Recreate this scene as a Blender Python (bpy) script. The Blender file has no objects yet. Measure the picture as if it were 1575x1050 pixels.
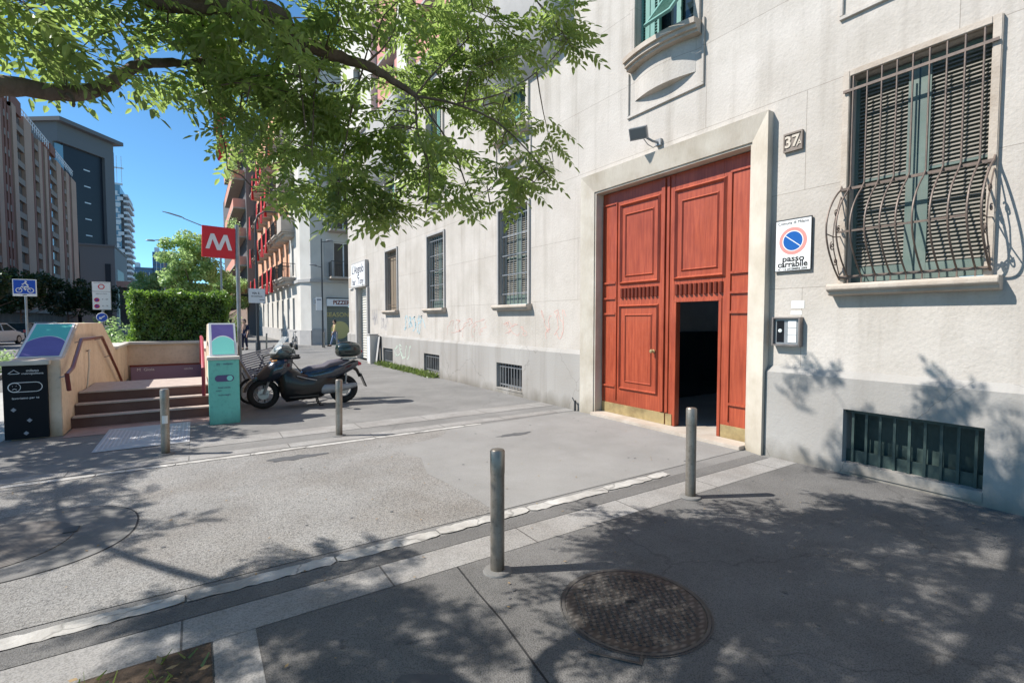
import bpy, bmesh, math, random
import numpy as np
from mathutils import Vector, Matrix
random.seed(7); RNG=np.random.default_rng(11)
S=bpy.context.scene; COL=S.collection
R=math.radians
# ------------------------------------------------------------------ camera
F=751.0; YAW=math.atan(487.5/F); PIT=math.atan(33/F); CH=1.7
cam=bpy.data.cameras.new('camera'); cam.sensor_width=36; cam.lens=36*F/1575; cam.clip_start=0.05; cam.clip_end=3000
co=bpy.data.objects.new('camera',cam); COL.objects.link(co)
co.location=(0,0,CH); co.rotation_euler=(math.pi/2-PIT,0,-YAW); S.camera=co
# ------------------------------------------------------------------ sky, sun, exposure
SUN_EL=R(47); SAZ=Vector((-.875,.484)).normalized()      # horizontal direction towards the sun
w=bpy.data.worlds.new("World"); S.world=w; w.use_nodes=True
nt=w.node_tree; bg=nt.nodes['Background']; sk=nt.nodes.new('ShaderNodeTexSky'); sk.sky_type='NISHITA'
sk.sun_disc=False; sk.sun_elevation=SUN_EL; sk.sun_rotation=math.atan2(SAZ.x,SAZ.y); sk.air_density=1.0; sk.dust_density=.05; sk.ozone_density=2.5; sk.altitude=2800
skm=nt.nodes.new('ShaderNodeMix'); skm.data_type='RGBA'; skm.blend_type='MULTIPLY'; skm.inputs[0].default_value=1; skm.inputs[7].default_value=(.58,.88,.95,1)
nt.links.new(sk.outputs[0],skm.inputs[6]); nt.links.new(skm.outputs[2],bg.inputs[0]); bg.inputs[1].default_value=.115
sl=bpy.data.lights.new('sun','SUN'); sl.energy=4.2; sl.angle=R(.5); sl.color=(1,.96,.90)
so=bpy.data.objects.new('sun',sl); COL.objects.link(so)
sd=Vector((SAZ.x*math.cos(SUN_EL),SAZ.y*math.cos(SUN_EL),math.sin(SUN_EL)))
so.rotation_euler=sd.to_track_quat('Z','Y').to_euler()
S.view_settings.view_transform='Standard'; S.view_settings.look='None'; S.view_settings.gamma=1; S.view_settings.exposure=.88
# ------------------------------------------------------------------ materials
def mat(name,c,rough=.8,metal=0,c2=None,scale=4,detail=4,bump=0,bscale=None,spec=.4,stain=None,stain_scale=.6,emit=None,alpha=1,trans=0,coat=0,stretch=None):
    m=bpy.data.materials.new(name); m.use_nodes=True; t=m.node_tree; b=t.nodes['Principled BSDF']
    b.inputs['Base Color'].default_value=(*c,1); b.inputs['Roughness'].default_value=rough; b.inputs['Metallic'].default_value=metal
    b.inputs['Specular IOR Level'].default_value=spec; b.inputs['Alpha'].default_value=alpha; b.inputs['Transmission Weight'].default_value=trans
    b.inputs['Coat Weight'].default_value=coat
    tc=t.nodes.new('ShaderNodeTexCoord'); vec=tc.outputs['Object']
    if stretch:
        mp=t.nodes.new('ShaderNodeMapping'); mp.inputs['Scale'].default_value=stretch; t.links.new(vec,mp.inputs[0]); svec=mp.outputs[0]
    else: svec=vec
    out=None
    if c2:
        n=t.nodes.new('ShaderNodeTexNoise'); n.inputs['Scale'].default_value=scale; n.inputs['Detail'].default_value=detail; n.inputs['Roughness'].default_value=.65
        t.links.new(svec,n.inputs['Vector'])
        r=t.nodes.new('ShaderNodeValToRGB'); r.color_ramp.elements[0].position=.35; r.color_ramp.elements[1].position=.65
        r.color_ramp.elements[0].color=(*c,1); r.color_ramp.elements[1].color=(*c2,1)
        t.links.new(n.outputs['Fac'],r.inputs[0]); out=r.outputs[0]
    if stain:
        n2=t.nodes.new('ShaderNodeTexNoise'); n2.inputs['Scale'].default_value=stain_scale; n2.inputs['Detail'].default_value=6; n2.inputs['Roughness'].default_value=.6
        t.links.new(vec,n2.inputs['Vector'])
        r2=t.nodes.new('ShaderNodeValToRGB'); r2.color_ramp.elements[0].position=.42; r2.color_ramp.elements[1].position=.68
        r2.color_ramp.elements[0].color=(1,1,1,1); r2.color_ramp.elements[1].color=(*stain,1)
        t.links.new(n2.outputs['Fac'],r2.inputs[0])
        mx=t.nodes.new('ShaderNodeMix'); mx.data_type='RGBA'; mx.blend_type='MULTIPLY'; mx.inputs[0].default_value=1
        if out: t.links.new(out,mx.inputs[6])
        else: mx.inputs[6].default_value=(*c,1)
        t.links.new(r2.outputs[0],mx.inputs[7]); out=mx.outputs[2]
    if out: t.links.new(out,b.inputs['Base Color'])
    if bump:
        n3=t.nodes.new('ShaderNodeTexNoise'); n3.inputs['Scale'].default_value=bscale or scale*3; n3.inputs['Detail'].default_value=5
        t.links.new(svec,n3.inputs['Vector'])
        bp=t.nodes.new('ShaderNodeBump'); bp.inputs['Strength'].default_value=bump; bp.inputs['Distance'].default_value=.01
        t.links.new(n3.outputs['Fac'],bp.inputs['Height']); t.links.new(bp.outputs[0],b.inputs['Normal'])
    if emit: b.inputs['Emission Color'].default_value=(*emit,1); b.inputs['Emission Strength'].default_value=1
    m['_out']=0
    return m
def base_out(m):
    t=m.node_tree; b=t.nodes['Principled BSDF']; l=b.inputs['Base Color'].links
    return t,b,(l[0].from_socket if l else None)
def mul_node(m,make):
    """multiply base colour by a factor socket made by make(tree,objvec)"""
    t,b,o=base_out(m); tc=[n for n in t.nodes if n.type=='TEX_COORD'][0]
    f=make(t,tc.outputs['Object']); mx=t.nodes.new('ShaderNodeMix'); mx.data_type='RGBA'; mx.blend_type='MULTIPLY'; mx.inputs[0].default_value=1
    if o: t.links.new(o,mx.inputs[6])
    else: mx.inputs[6].default_value=b.inputs['Base Color'].default_value
    t.links.new(f,mx.inputs[7]); t.links.new(mx.outputs[2],b.inputs['Base Color'])
def ramp(t,src,p0,c0,p1,c1):
    r=t.nodes.new('ShaderNodeValToRGB'); r.color_ramp.elements[0].position=p0; r.color_ramp.elements[1].position=p1
    r.color_ramp.elements[0].color=(*c0,1); r.color_ramp.elements[1].color=(*c1,1); t.links.new(src,r.inputs[0]); return r.outputs[0]
def cracks(scale,width,depth=.55):
    def f(t,v):
        nz=t.nodes.new('ShaderNodeTexNoise'); nz.inputs['Scale'].default_value=3; nz.inputs['Detail'].default_value=4; t.links.new(v,nz.inputs['Vector'])
        ad=t.nodes.new('ShaderNodeVectorMath'); ad.operation='MULTIPLY_ADD'; ad.inputs[1].default_value=(.35,.35,.35); t.links.new(nz.outputs['Color'],ad.inputs[0]); t.links.new(v,ad.inputs[2])
        vo=t.nodes.new('ShaderNodeTexVoronoi'); vo.feature='DISTANCE_TO_EDGE'; vo.inputs['Scale'].default_value=scale; t.links.new(ad.outputs[0],vo.inputs['Vector'])
        return ramp(t,vo.outputs['Distance'],0,(1-depth,)*3,width,(1,1,1))
    return f
def speck(scale,lo=.55,p0=.35,p1=.5,hi=1.0):
    def f(t,v):
        nz=t.nodes.new('ShaderNodeTexNoise'); nz.inputs['Scale'].default_value=scale; nz.inputs['Detail'].default_value=2; t.links.new(v,nz.inputs['Vector'])
        return ramp(t,nz.outputs['Fac'],p0,(lo,)*3,p1,(hi,)*3)
    return f
def mapped(v,t,scale,rot=(0,0,0),loc=(0,0,0)):
    mp=t.nodes.new('ShaderNodeMapping'); mp.inputs['Scale'].default_value=scale; mp.inputs['Rotation'].default_value=rot; mp.inputs['Location'].default_value=loc
    t.links.new(v,mp.inputs[0]); return mp.outputs[0]
def ashlar(t,v):      # joints of big stone blocks on a wall in the YZ plane
    sx=t.nodes.new('ShaderNodeSeparateXYZ'); t.links.new(v,sx.inputs[0]); cx=t.nodes.new('ShaderNodeCombineXYZ')
    a=t.nodes.new('ShaderNodeMath'); a.operation='ADD'; a.inputs[1].default_value=-.30; t.links.new(sx.outputs['Y'],a.inputs[0])
    z=t.nodes.new('ShaderNodeMath'); z.operation='ADD'; z.inputs[1].default_value=.21; t.links.new(sx.outputs['Z'],z.inputs[0])
    t.links.new(a.outputs[0],cx.inputs[0]); t.links.new(z.outputs[0],cx.inputs[1])
    br=t.nodes.new('ShaderNodeTexBrick'); br.offset=.5; br.inputs['Scale'].default_value=1; br.inputs['Mortar Size'].default_value=.0045; br.inputs['Mortar Smooth'].default_value=.4
    br.inputs['Brick Width'].default_value=2.7; br.inputs['Row Height'].default_value=1.146
    br.inputs['Color1'].default_value=(1,1,1,1); br.inputs['Color2'].default_value=(.93,.925,.92,1); br.inputs['Mortar'].default_value=(.62,.6,.58,1)
    t.links.new(cx.outputs[0],br.inputs[0]); return br.outputs['Color']
def streaks(lo=.8,sc=(1,2.2,.12)):
    def f(t,v):
        nz=t.nodes.new('ShaderNodeTexNoise'); nz.inputs['Scale'].default_value=1.5; nz.inputs['Detail'].default_value=6; nz.inputs['Roughness'].default_value=.6
        t.links.new(mapped(v,t,sc),nz.inputs['Vector']); return ramp(t,nz.outputs['Fac'],.5,(1,1,1),.72,(lo,lo*.985,lo*.96))
    return f
M={}
M['wall']=mat('wall_plaster',(.475,.435,.39),.92,c2=(.53,.487,.44),scale=1.3,bump=.5,bscale=28,stain=(.86,.85,.83),stain_scale=.9); mul_node(M['wall'],ashlar); mul_node(M['wall'],streaks(.80)); mul_node(M['wall'],speck(38,.93,.3,.5))
M['plinth']=mat('plinth_cement',(.33,.312,.29),.9,c2=(.385,.367,.342),scale=2.2,bump=.35,bscale=30,stain=(.78,.76,.74),stain_scale=1.1); mul_node(M['plinth'],streaks(.8)); mul_node(M['plinth'],cracks(.55,.004,.35))
def foot_dirt(h,lo):
    def f(t,v):      # splash dirt and moss in an uneven band just above the ground
        sx=t.nodes.new('ShaderNodeSeparateXYZ'); t.links.new(v,sx.inputs[0]); nz=t.nodes.new('ShaderNodeTexNoise'); nz.inputs['Scale'].default_value=2.5; nz.inputs['Detail'].default_value=8; t.links.new(mapped(v,t,(1,1,.4)),nz.inputs['Vector'])
        a=t.nodes.new('ShaderNodeMath'); a.operation='MULTIPLY_ADD'; a.inputs[1].default_value=-1.1*h*2.4; t.links.new(nz.outputs['Fac'],a.inputs[0]); t.links.new(sx.outputs['Z'],a.inputs[2])
        b=t.nodes.new('ShaderNodeMath'); b.operation='ADD'; b.inputs[1].default_value=.7*h*2; t.links.new(a.outputs[0],b.inputs[0]); return ramp(t,b.outputs[0],0,(lo,lo*.97,lo*.9),h,(1,1,1))
    return f
mul_node(M['plinth'],foot_dirt(.25,.6))
M['stone']=mat('portal_travertine',(.50,.445,.37),.8,c2=(.57,.52,.44),scale=3,bump=.4,bscale=35,stain=(.78,.75,.70),stain_scale=1.5,stretch=(1,1,.35))
mul_node(M['stone'],foot_dirt(.3,.68))
M['stone2']=mat('sill_stone',(.42,.36,.30),.8,c2=(.48,.42,.355),scale=6,bump=.4,bscale=40,stain=(.8,.76,.72),stain_scale=2)
M['red']=mat('red_varnished_wood',(.41,.084,.036),.42,c2=(.28,.048,.021),scale=5,bump=.12,bscale=30,stretch=(1,6,.35),stain=(.72,.66,.62),stain_scale=.9,coat=.1)
mul_node(M['red'],foot_dirt(.3,.7))
M['reddark']=mat('red_wood_fluting',(.23,.045,.022),.5,c2=(.17,.034,.018),scale=5,stretch=(1,5,.4))
M['brass']=mat('brass_plate',(.52,.40,.20),.42,metal=.55,c2=(.43,.33,.17),scale=6,stain=(.7,.68,.66),stain_scale=3)
M['dark']=mat('passage_plaster',(.34,.32,.29),.95,c2=(.40,.38,.34),scale=2)
M['green']=mat('green_shutter_paint',(.10,.145,.125),.6,c2=(.15,.19,.165),scale=6,stain=(.75,.75,.75),stain_scale=3)
M['slat']=mat('weathered_shutter_slats',(.25,.225,.19),.7,c2=(.18,.17,.145),scale=7)
M['teal']=mat('teal_shutter_paint',(.10,.24,.20),.55,c2=(.13,.28,.24),scale=6)
M['glass']=mat('window_glass',(.02,.03,.035),.08,spec=.8)
M['iron']=mat('wrought_iron',(.11,.085,.072),.55,metal=.2,c2=(.17,.125,.10),scale=18)
M['cbars']=mat('cellar_bars_paint',(.028,.050,.045),.55,c2=(.05,.075,.066),scale=9)
M['wood']=mat('brown_boards',(.17,.13,.09),.8,c2=(.23,.18,.13),scale=5,stretch=(1,5,.4))
M['asph']=mat('pavement_asphalt',(.185,.178,.168),.9,c2=(.225,.216,.204),scale=1.5,bump=.6,bscale=160,stain=(.80,.80,.80),stain_scale=.7); mul_node(M['asph'],speck(150,.66,.36,.5,1.06)); mul_node(M['asph'],cracks(.32,.003,.22))
M['gravel']=mat('old_gravel_asphalt',(.23,.221,.208),.95,c2=(.275,.264,.248),scale=1.1,bump=.9,bscale=110,stain=(.78,.74,.70),stain_scale=.8); mul_node(M['gravel'],speck(120,.58,.36,.52,1.12)); mul_node(M['gravel'],speck(45,.75,.35,.5,1.05))
M['asph2']=mat('smooth_asphalt',(.236,.227,.213),.88,c2=(.268,.259,.245),scale=1.3,bump=.4,bscale=180,stain=(.86,.86,.86),stain_scale=.8); mul_node(M['asph2'],speck(170,.8,.36,.5,1.04))
M['road']=mat('road_asphalt',(.13,.13,.13),.9,c2=(.17,.165,.16),scale=.6,bump=.3,bscale=90)
M['granite']=mat('granite',(.265,.253,.238),.8,c2=(.33,.317,.30),scale=2.2,bump=.3,bscale=70,stain=(.8,.78,.76),stain_scale=1.4); mul_node(M['granite'],speck(120,.72,.38,.55,1.05))
def joints_x(t,v):
    br=t.nodes.new('ShaderNodeTexBrick'); br.offset=0; br.inputs['Scale'].default_value=1; br.inputs['Mortar Size'].default_value=.006; br.inputs['Brick Width'].default_value=1.13; br.inputs['Row Height'].default_value=50
    br.inputs['Color1'].default_value=(1,1,1,1); br.inputs['Color2'].default_value=(.88,.87,.86,1); br.inputs['Mortar'].default_value=(.35,.34,.33,1); t.links.new(mapped(v,t,(1,1,1),loc=(.1,25,0)),br.inputs[0]); return br.outputs['Color']
mul_node(M['granite'],joints_x)
M['whitek']=mat('worn_white_kerb',(.52,.50,.465),.85,c2=(.36,.345,.32),scale=4.5,detail=8,bump=.4,bscale=60,stain=(.7,.68,.66),stain_scale=2.2); mul_node(M['whitek'],cracks(1.6,.02,.45))
M['steel']=mat('brushed_steel',(.38,.345,.30),.42,metal=.75,c2=(.27,.235,.20),scale=9,detail=8,stain=(.72,.68,.64),stain_scale=5,stretch=(1,1,.3))
M['lampglass']=mat('flood_glass',(.16,.17,.17),.2)
mul_node(M['steel'],foot_dirt(.2,.6)); mul_node(M['steel'],speck(45,.8,.32,.42))
M['castiron']=mat('cast_iron_cover',(.10,.094,.086),.65,metal=.2,c2=(.075,.07,.065),scale=3,stain=(.75,.7,.65),stain_scale=4)
M['conc']=mat('manhole_concrete',(.155,.15,.14),.9,c2=(.20,.19,.18),scale=3,bump=.4,bscale=80,stain=(.8,.8,.8),stain_scale=2)
M['soil']=mat('soil',(.055,.038,.025),1,c2=(.11,.075,.05),scale=14,bump=1,bscale=50)
M['cream']=mat('cream_metro_render',(.66,.53,.40),.85,c2=(.70,.57,.44),scale=2,bump=.2,bscale=30,stain=(.86,.82,.78),stain_scale=1.2)
mul_node(M['cream'],foot_dirt(.3,.6)); mul_node(M['cream'],streaks(.85)); mul_node(M['cream'],speck(14,.88,.3,.5))
M['coping']=mat('pale_coping',(.58,.54,.47),.8,c2=(.50,.46,.40),scale=5)
M['black']=mat('black_panel',(.008,.009,.012),.5,spec=.15)
M['white']=mat('white_print',(.75,.75,.74),.6)
M['greyprint']=mat('grey_print',(.30,.31,.34),.6)
M['mint']=mat('mint_panel',(.16,.52,.42),.5,c2=(.19,.56,.46),scale=3)
mul_node(M['mint'],foot_dirt(.25,.6)); mul_node(M['mint'],speck(22,.88,.3,.45))
M['mint2']=mat('light_mint_panel',(.24,.74,.62),.5)
M['teal2']=mat('teal_panel',(.10,.50,.42),.5)
M['purple']=mat('violet_panel',(.13,.10,.30),.5,c2=(.15,.12,.34),scale=4)
M['purple2']=mat('grey_violet_print',(.10,.075,.18),.5)
M['mauve']=mat('mauve_sign',(.24,.17,.25),.6)
M['rail']=mat('oxblood_rail',(.17,.035,.028),.35,coat=.3)
M['rail2']=mat('pink_red_rail',(.36,.045,.06),.4)
M['step']=mat('porphyry_step',(.12,.065,.055),.8,c2=(.17,.10,.085),scale=4,bump=.3,bscale=50,stain=(.7,.66,.64),stain_scale=2)
M['nosing']=mat('step_nosing',(.47,.40,.35),.7,c2=(.38,.31,.27),scale=8)
M['tactile']=mat('tactile_slab',(.40,.40,.41),.85,c2=(.46,.455,.45),scale=4)
M['redsign']=mat('red_sign_face',(.62,.02,.03),.4)
M['blue']=mat('blue_sign_face',(.012,.07,.42),.4)
M['bluesgn']=mat('no_parking_blue',(.004,.09,.34),.4)
M['palered']=mat('faded_red_ring',(.72,.25,.22),.5)
M['metal']=mat('galvanised_pole',(.32,.33,.34),.5,metal=.6,c2=(.25,.26,.27),scale=7)
M['darkmetal']=mat('dark_painted_metal',(.05,.052,.055),.5,metal=.3)
M['rubber']=mat('tyre_rubber',(.018,.018,.018),.8)
M['scoot']=mat('scooter_black_plastic',(.008,.0085,.009),.33,c2=(.012,.012,.012),scale=12,spec=.35,coat=.3)
M['scootp']=mat('scooter_dark_paint',(.022,.030,.045),.16,metal=.3,coat=1.0)
M['grille']=mat('topbox_green_black',(.022,.035,.033),.22,coat=.6)
M['silver']=mat('cowl_silver',(.09,.115,.12),.25,metal=.5,coat=.5)
M['seat']=mat('seat_vinyl',(.085,.075,.09),.6)
M['alu']=mat('alloy_parts',(.42,.42,.41),.35,metal=.9)
M['screen']=mat('windscreen',(.85,.88,.86),.05,alpha=.28,spec=.8)
M['lens']=mat('lamp_lens',(.65,.68,.66),.1,spec=.8)
M['taillens']=mat('red_lens',(.45,.03,.05),.2)
M['plate']=mat('number_plate',(.55,.56,.56),.4)
M['bark']=mat('bark',(.10,.075,.058),.95,c2=(.17,.13,.105),scale=11,bump=1,bscale=45,stretch=(1,1,.5))
M['salmon']=mat('salmon_render',(.62,.29,.22),.9,c2=(.66,.33,.26),scale=1)
M['pink']=mat('pink_upper_render',(.55,.25,.22),.9,c2=(.60,.29,.26),scale=.8,stain=(.88,.86,.86),stain_scale=.4)
M['creamb']=mat('cream_corner_render',(.56,.53,.48),.9,c2=(.60,.57,.52),scale=.8,stain=(.86,.85,.84),stain_scale=.5)
M['greyst']=mat('grey_moulding',(.36,.345,.33),.9,c2=(.42,.40,.38),scale=2)
M['orange']=mat('orange_render',(.64,.33,.20),.9,c2=(.68,.38,.25),scale=.8)
M['slab']=mat('balcony_stone',(.40,.34,.29),.85,c2=(.46,.40,.34),scale=2)
M['flag']=mat('red_cloth',(.55,.03,.035),.8,c2=(.42,.02,.03),scale=4)
M['shutterg']=mat('rolling_shutter_green',(.20,.22,.18),.6)
M['shutterw']=mat('rolling_shutter_cream',(.58,.55,.48),.6,c2=(.48,.46,.41),scale=2)
M['brick']=mat('far_pilaster',(.41,.245,.175),.9,c2=(.45,.28,.205),scale=.2)
M['brick2']=mat('far_red_strip',(.24,.10,.07),.9)
M['farrec']=mat('far_recess',(.085,.06,.05),.8,c2=(.15,.11,.09),scale=.5)
M['farslab']=mat('far_parapet',(.27,.20,.165),.9)
M['tdark']=mat('tower_dark_glass',(.016,.019,.027),.4,c2=(.022,.026,.036),scale=.05,spec=.3)
M['tgrey']=mat('tower_grey_frame',(.14,.135,.14),.7)
M['tlight']=mat('tower_pale_glass',(.16,.30,.40),.3)
M['indic']=mat('amber_lens',(.45,.20,.05),.3)
M['twhite']=mat('balcony_white',(.62,.64,.66),.6)
M['toff']=mat('office_blue_glass',(.07,.13,.22),.4,c2=(.10,.18,.28),scale=.15)
M['carw']=mat('white_car_paint',(.48,.50,.52),.3,coat=.6)
M['card']=mat('dark_car_paint',(.03,.032,.04),.25,coat=.8)
M['blackglass']=mat('car_glass',(.02,.035,.04),.1,spec=.7)
M['skin']=mat('skin',(.45,.27,.19),.6); M['hair']=mat('dark_hair',(.02,.014,.01),.6)
M['navy']=mat('navy_cloth',(.02,.022,.05),.9); M['yellow']=mat('pale_yellow_cloth',(.55,.47,.20),.9); M['denim']=mat('denim',(.16,.22,.33),.9); M['pinkc']=mat('pink_cloth',(.55,.25,.25),.9); M['whitec']=mat('white_cloth',(.6,.6,.58),.9); M['shoe']=mat('shoe_leather',(.03,.025,.02),.6)
M['paper']=mat('taped_paper',(.70,.69,.66),.8); M['clear']=mat('white_button_plate',(.78,.79,.78),.4); M['icase']=mat('intercom_bronze',(.26,.22,.20),.4,metal=.5)
M['bronze']=mat('number_tile',(.17,.135,.11),.6,c2=(.22,.18,.15),scale=20); M['stuc']=mat('number_relief',(.50,.44,.36),.6)
M['gblue']=mat('pale_blue_paint_spray',(.36,.50,.54),.9); M['gred']=mat('pale_red_paint_spray',(.66,.40,.34),.9); M['gblk']=mat('grey_paint_spray',(.30,.29,.31),.9); M['ggrn']=mat('pale_green_spray',(.52,.62,.52),.9)
def leafmat(name,c,c2,tr,trans=.45,scale=2.2):
    m=bpy.data.materials.new(name); m.use_nodes=True; t=m.node_tree; t.nodes.remove(t.nodes['Principled BSDF']); o=t.nodes['Material Output']
    tc=t.nodes.new('ShaderNodeTexCoord'); n=t.nodes.new('ShaderNodeTexNoise'); n.inputs['Scale'].default_value=scale; n.inputs['Detail'].default_value=3; t.links.new(tc.outputs['Object'],n.inputs['Vector'])
    col=ramp(t,n.outputs['Fac'],.38,c,.62,c2); tcol=ramp(t,n.outputs['Fac'],.38,tr,.62,tuple(min(1,k*1.35) for k in tr))
    d=t.nodes.new('ShaderNodeBsdfDiffuse'); s=t.nodes.new('ShaderNodeBsdfTranslucent'); g=t.nodes.new('ShaderNodeBsdfGlossy'); g.inputs['Roughness'].default_value=.4; g.inputs['Color'].default_value=(.8,.85,.8,1)
    t.links.new(col,d.inputs[0]); t.links.new(tcol,s.inputs[0])
    a=t.nodes.new('ShaderNodeMixShader'); a.inputs[0].default_value=trans; t.links.new(d.outputs[0],a.inputs[1]); t.links.new(s.outputs[0],a.inputs[2])
    b=t.nodes.new('ShaderNodeMixShader'); b.inputs[0].default_value=.05; t.links.new(a.outputs[0],b.inputs[1]); t.links.new(g.outputs[0],b.inputs[2]); t.links.new(b.outputs[0],o.inputs[0]); return m
M['leaf']=leafmat('ash_leaf',(.085,.13,.040),(.14,.19,.058),(.36,.48,.13),.54)
M['leafd']=leafmat('dark_leaf',(.020,.040,.016),(.035,.062,.022),(.05,.10,.02),.3,.6)
M['leafl']=leafmat('light_green_leaf',(.19,.27,.11),(.26,.36,.15),(.45,.62,.24),.5,.7)
M['hedge']=leafmat('hedge_leaf',(.06,.11,.026),(.10,.165,.036),(.24,.42,.05),.4,3)
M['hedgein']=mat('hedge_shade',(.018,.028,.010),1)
M['grass']=leafmat('weed_leaf',(.10,.15,.04),(.20,.24,.07),(.22,.30,.07),.3,5)
# ------------------------------------------------------------------ mesh builder
class MB:
    def __init__(s): s.v=[]; s.f=[]; s.m=Matrix.Identity(4)
    def at(s,m): s.m=m; return s
    def add(s,vs,fs):
        n=len(s.v); s.v+= [tuple(s.m@Vector(p)) for p in vs]; s.f+=[tuple(i+n for i in f) for f in fs]; return s
    def box(s,x0,x1,y0,y1,z0,z1):
        if x0>x1:x0,x1=x1,x0
        if y0>y1:y0,y1=y1,y0
        if z0>z1:z0,z1=z1,z0
        return s.add([(x0,y0,z0),(x1,y0,z0),(x1,y1,z0),(x0,y1,z0),(x0,y0,z1),(x1,y0,z1),(x1,y1,z1),(x0,y1,z1)],
            [(0,3,2,1),(4,5,6,7),(0,1,5,4),(1,2,6,5),(2,3,7,6),(3,0,4,7)])
    def bevbox(s,x0,x1,y0,y1,z0,z1,b=.01):
        bm=bmesh.new(); bmesh.ops.create_cube(bm,size=1)
        for v in bm.verts: v.co=Vector(((x0+x1)/2+v.co.x*abs(x1-x0),(y0+y1)/2+v.co.y*abs(y1-y0),(z0+z1)/2+v.co.z*abs(z1-z0)))
        bmesh.ops.bevel(bm,geom=bm.edges[:],offset=b,segments=2,affect='EDGES',profile=.7); s.addbm(bm); return s
    def addbm(s,bm):
        bm.verts.index_update(); s.add([v.co[:] for v in bm.verts],[tuple(v.index for v in f.verts) for f in bm.faces]); bm.free()
    def quad(s,a,b,c,d): return s.add([a,b,c,d],[(0,1,2,3)])
    def prism(s,poly,axis,a,b):
        """poly of 2D points, extruded along axis 'x'(y,z) 'y'(x,z) 'z'(x,y) from a to b"""
        def P(p,k): return (k,p[0],p[1]) if axis=='x' else ((p[0],k,p[1]) if axis=='y' else (p[0],p[1],k))
        n=len(poly); vs=[P(p,a) for p in poly]+[P(p,b) for p in poly]
        fs=[tuple(range(n)),tuple(range(2*n-1,n-1,-1))]+[(i,i+n,(i+1)%n+n,(i+1)%n) for i in range(n)]
        return s.add(vs,fs)
    def tube(s,pts,r,seg=8,cap=True,closed=False):
        pts=[Vector(p) for p in pts]; n=len(pts); rs=r if hasattr(r,'__len__') else [r]*n
        vs=[];fs=[]; prev=None
        for i,p in enumerate(pts):
            if closed: d=(pts[(i+1)%n]-pts[i-1])
            else: d=(pts[min(i+1,n-1)]-pts[max(i-1,0)])
            d=d.normalized() if d.length>1e-9 else Vector((0,0,1))
            if prev is None:
                u=d.cross(Vector((0,0,1)) if abs(d.z)<.9 else Vector((1,0,0))).normalized()
            else:
                u=(prev-d*prev.dot(d)); u=u.normalized() if u.length>1e-6 else d.orthogonal().normalized()
            prev=u; w=d.cross(u)
            for k in range(seg):
                a=2*math.pi*k/seg; vs.append(p+(u*math.cos(a)+w*math.sin(a))*rs[i])
        m=n if closed else n-1
        for i in range(m):
            j=(i+1)%n
            for k in range(seg): fs.append((i*seg+k,i*seg+(k+1)%seg,j*seg+(k+1)%seg,j*seg+k))
        if cap and not closed: fs.append(tuple(range(seg-1,-1,-1))); fs.append(tuple((n-1)*seg+k for k in range(seg)))
        return s.add(vs,fs)
    def lathe(s,prof,seg=24,axis='z',c=(0,0,0)):
        """prof: (r,h) list"""
        vs=[];fs=[]
        for r,h in prof:
            for k in range(seg):
                a=2*math.pi*k/seg; x,y=r*math.cos(a),r*math.sin(a)
                p=(x,y,h) if axis=='z' else ((x,h,y) if axis=='y' else (h,x,y))
                vs.append((p[0]+c[0],p[1]+c[1],p[2]+c[2]))
        for i in range(len(prof)-1):
            for k in range(seg): fs.append((i*seg+k,i*seg+(k+1)%seg,(i+1)*seg+(k+1)%seg,(i+1)*seg+k))
        fs.append(tuple(range(seg-1,-1,-1))); fs.append(tuple((len(prof)-1)*seg+k for k in range(seg)))
        return s.add(vs,fs)
    def loft(s,secs,seg=16,p=2.6):
        """secs: (x, yc, zc, hw, hh) superellipse rings across x"""
        vs=[];fs=[]
        for x,yc,zc,hw,hh in secs:
            for k in range(seg):
                a=2*math.pi*k/seg; c,q=math.cos(a),math.sin(a)
                vs.append((x,yc+hw*math.copysign(abs(c)**(2/p),c),zc+hh*math.copysign(abs(q)**(2/p),q)))
        for i in range(len(secs)-1):
            for k in range(seg): fs.append((i*seg+k,i*seg+(k+1)%seg,(i+1)*seg+(k+1)%seg,(i+1)*seg+k))
        fs.append(tuple(range(seg-1,-1,-1))); fs.append(tuple((len(secs)-1)*seg+k for k in range(seg)))
        return s.add(vs,fs)
    def build(s,name,m,parent=None,smooth=False,bev=0,fix=True):
        me=bpy.data.meshes.new(name); me.from_pydata(s.v,[],s.f)
        if fix or bev:
            bm=bmesh.new(); bm.from_mesh(me); bmesh.ops.recalc_face_normals(bm,faces=bm.faces[:]); bm.to_mesh(me); bm.free()
        me.materials.append(M[m] if isinstance(m,str) else m)
        o=bpy.data.objects.new(name,me); COL.objects.link(o)
        if smooth:
            me.polygons.foreach_set('use_smooth',[True]*len(me.polygons))
            try:
                bm=bmesh.new(); bm.from_mesh(me)
                for e in bm.edges:
                    if len(e.link_faces)==2 and e.calc_face_angle(0)>R(38): e.smooth=False
                bm.to_mesh(me); bm.free()
            except Exception: pass
        if bev:
            bm=bmesh.new(); bm.from_mesh(me); bmesh.ops.bevel(bm,geom=[e for e in bm.edges if len(e.link_faces)==2 and e.calc_face_angle(0)>R(30)],offset=bev,segments=2,affect='EDGES',clamp_overlap=True); bm.to_mesh(me); bm.free()
        if parent is not None: par(o,parent)
        return o
def par(o,p):
    o.parent=p
    r=p
    mw=Matrix.Identity(4)
    while r is not None:                       # local meshes are modelled in the root's own frame when '_local' is set, else in world space
        if r.get('_local'): return
        mw=Matrix.Translation(r.location) if r.parent is None else mw
        r=r.parent
    if p.parent is None: o.matrix_parent_inverse=mw.inverted()
def tag(o,label=None,cat=None,group=None,kind=None):
    if label: o['label']=label
    if cat: o['category']=cat
    if group: o['group']=group
    if kind: o['kind']=kind
    return o
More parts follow.
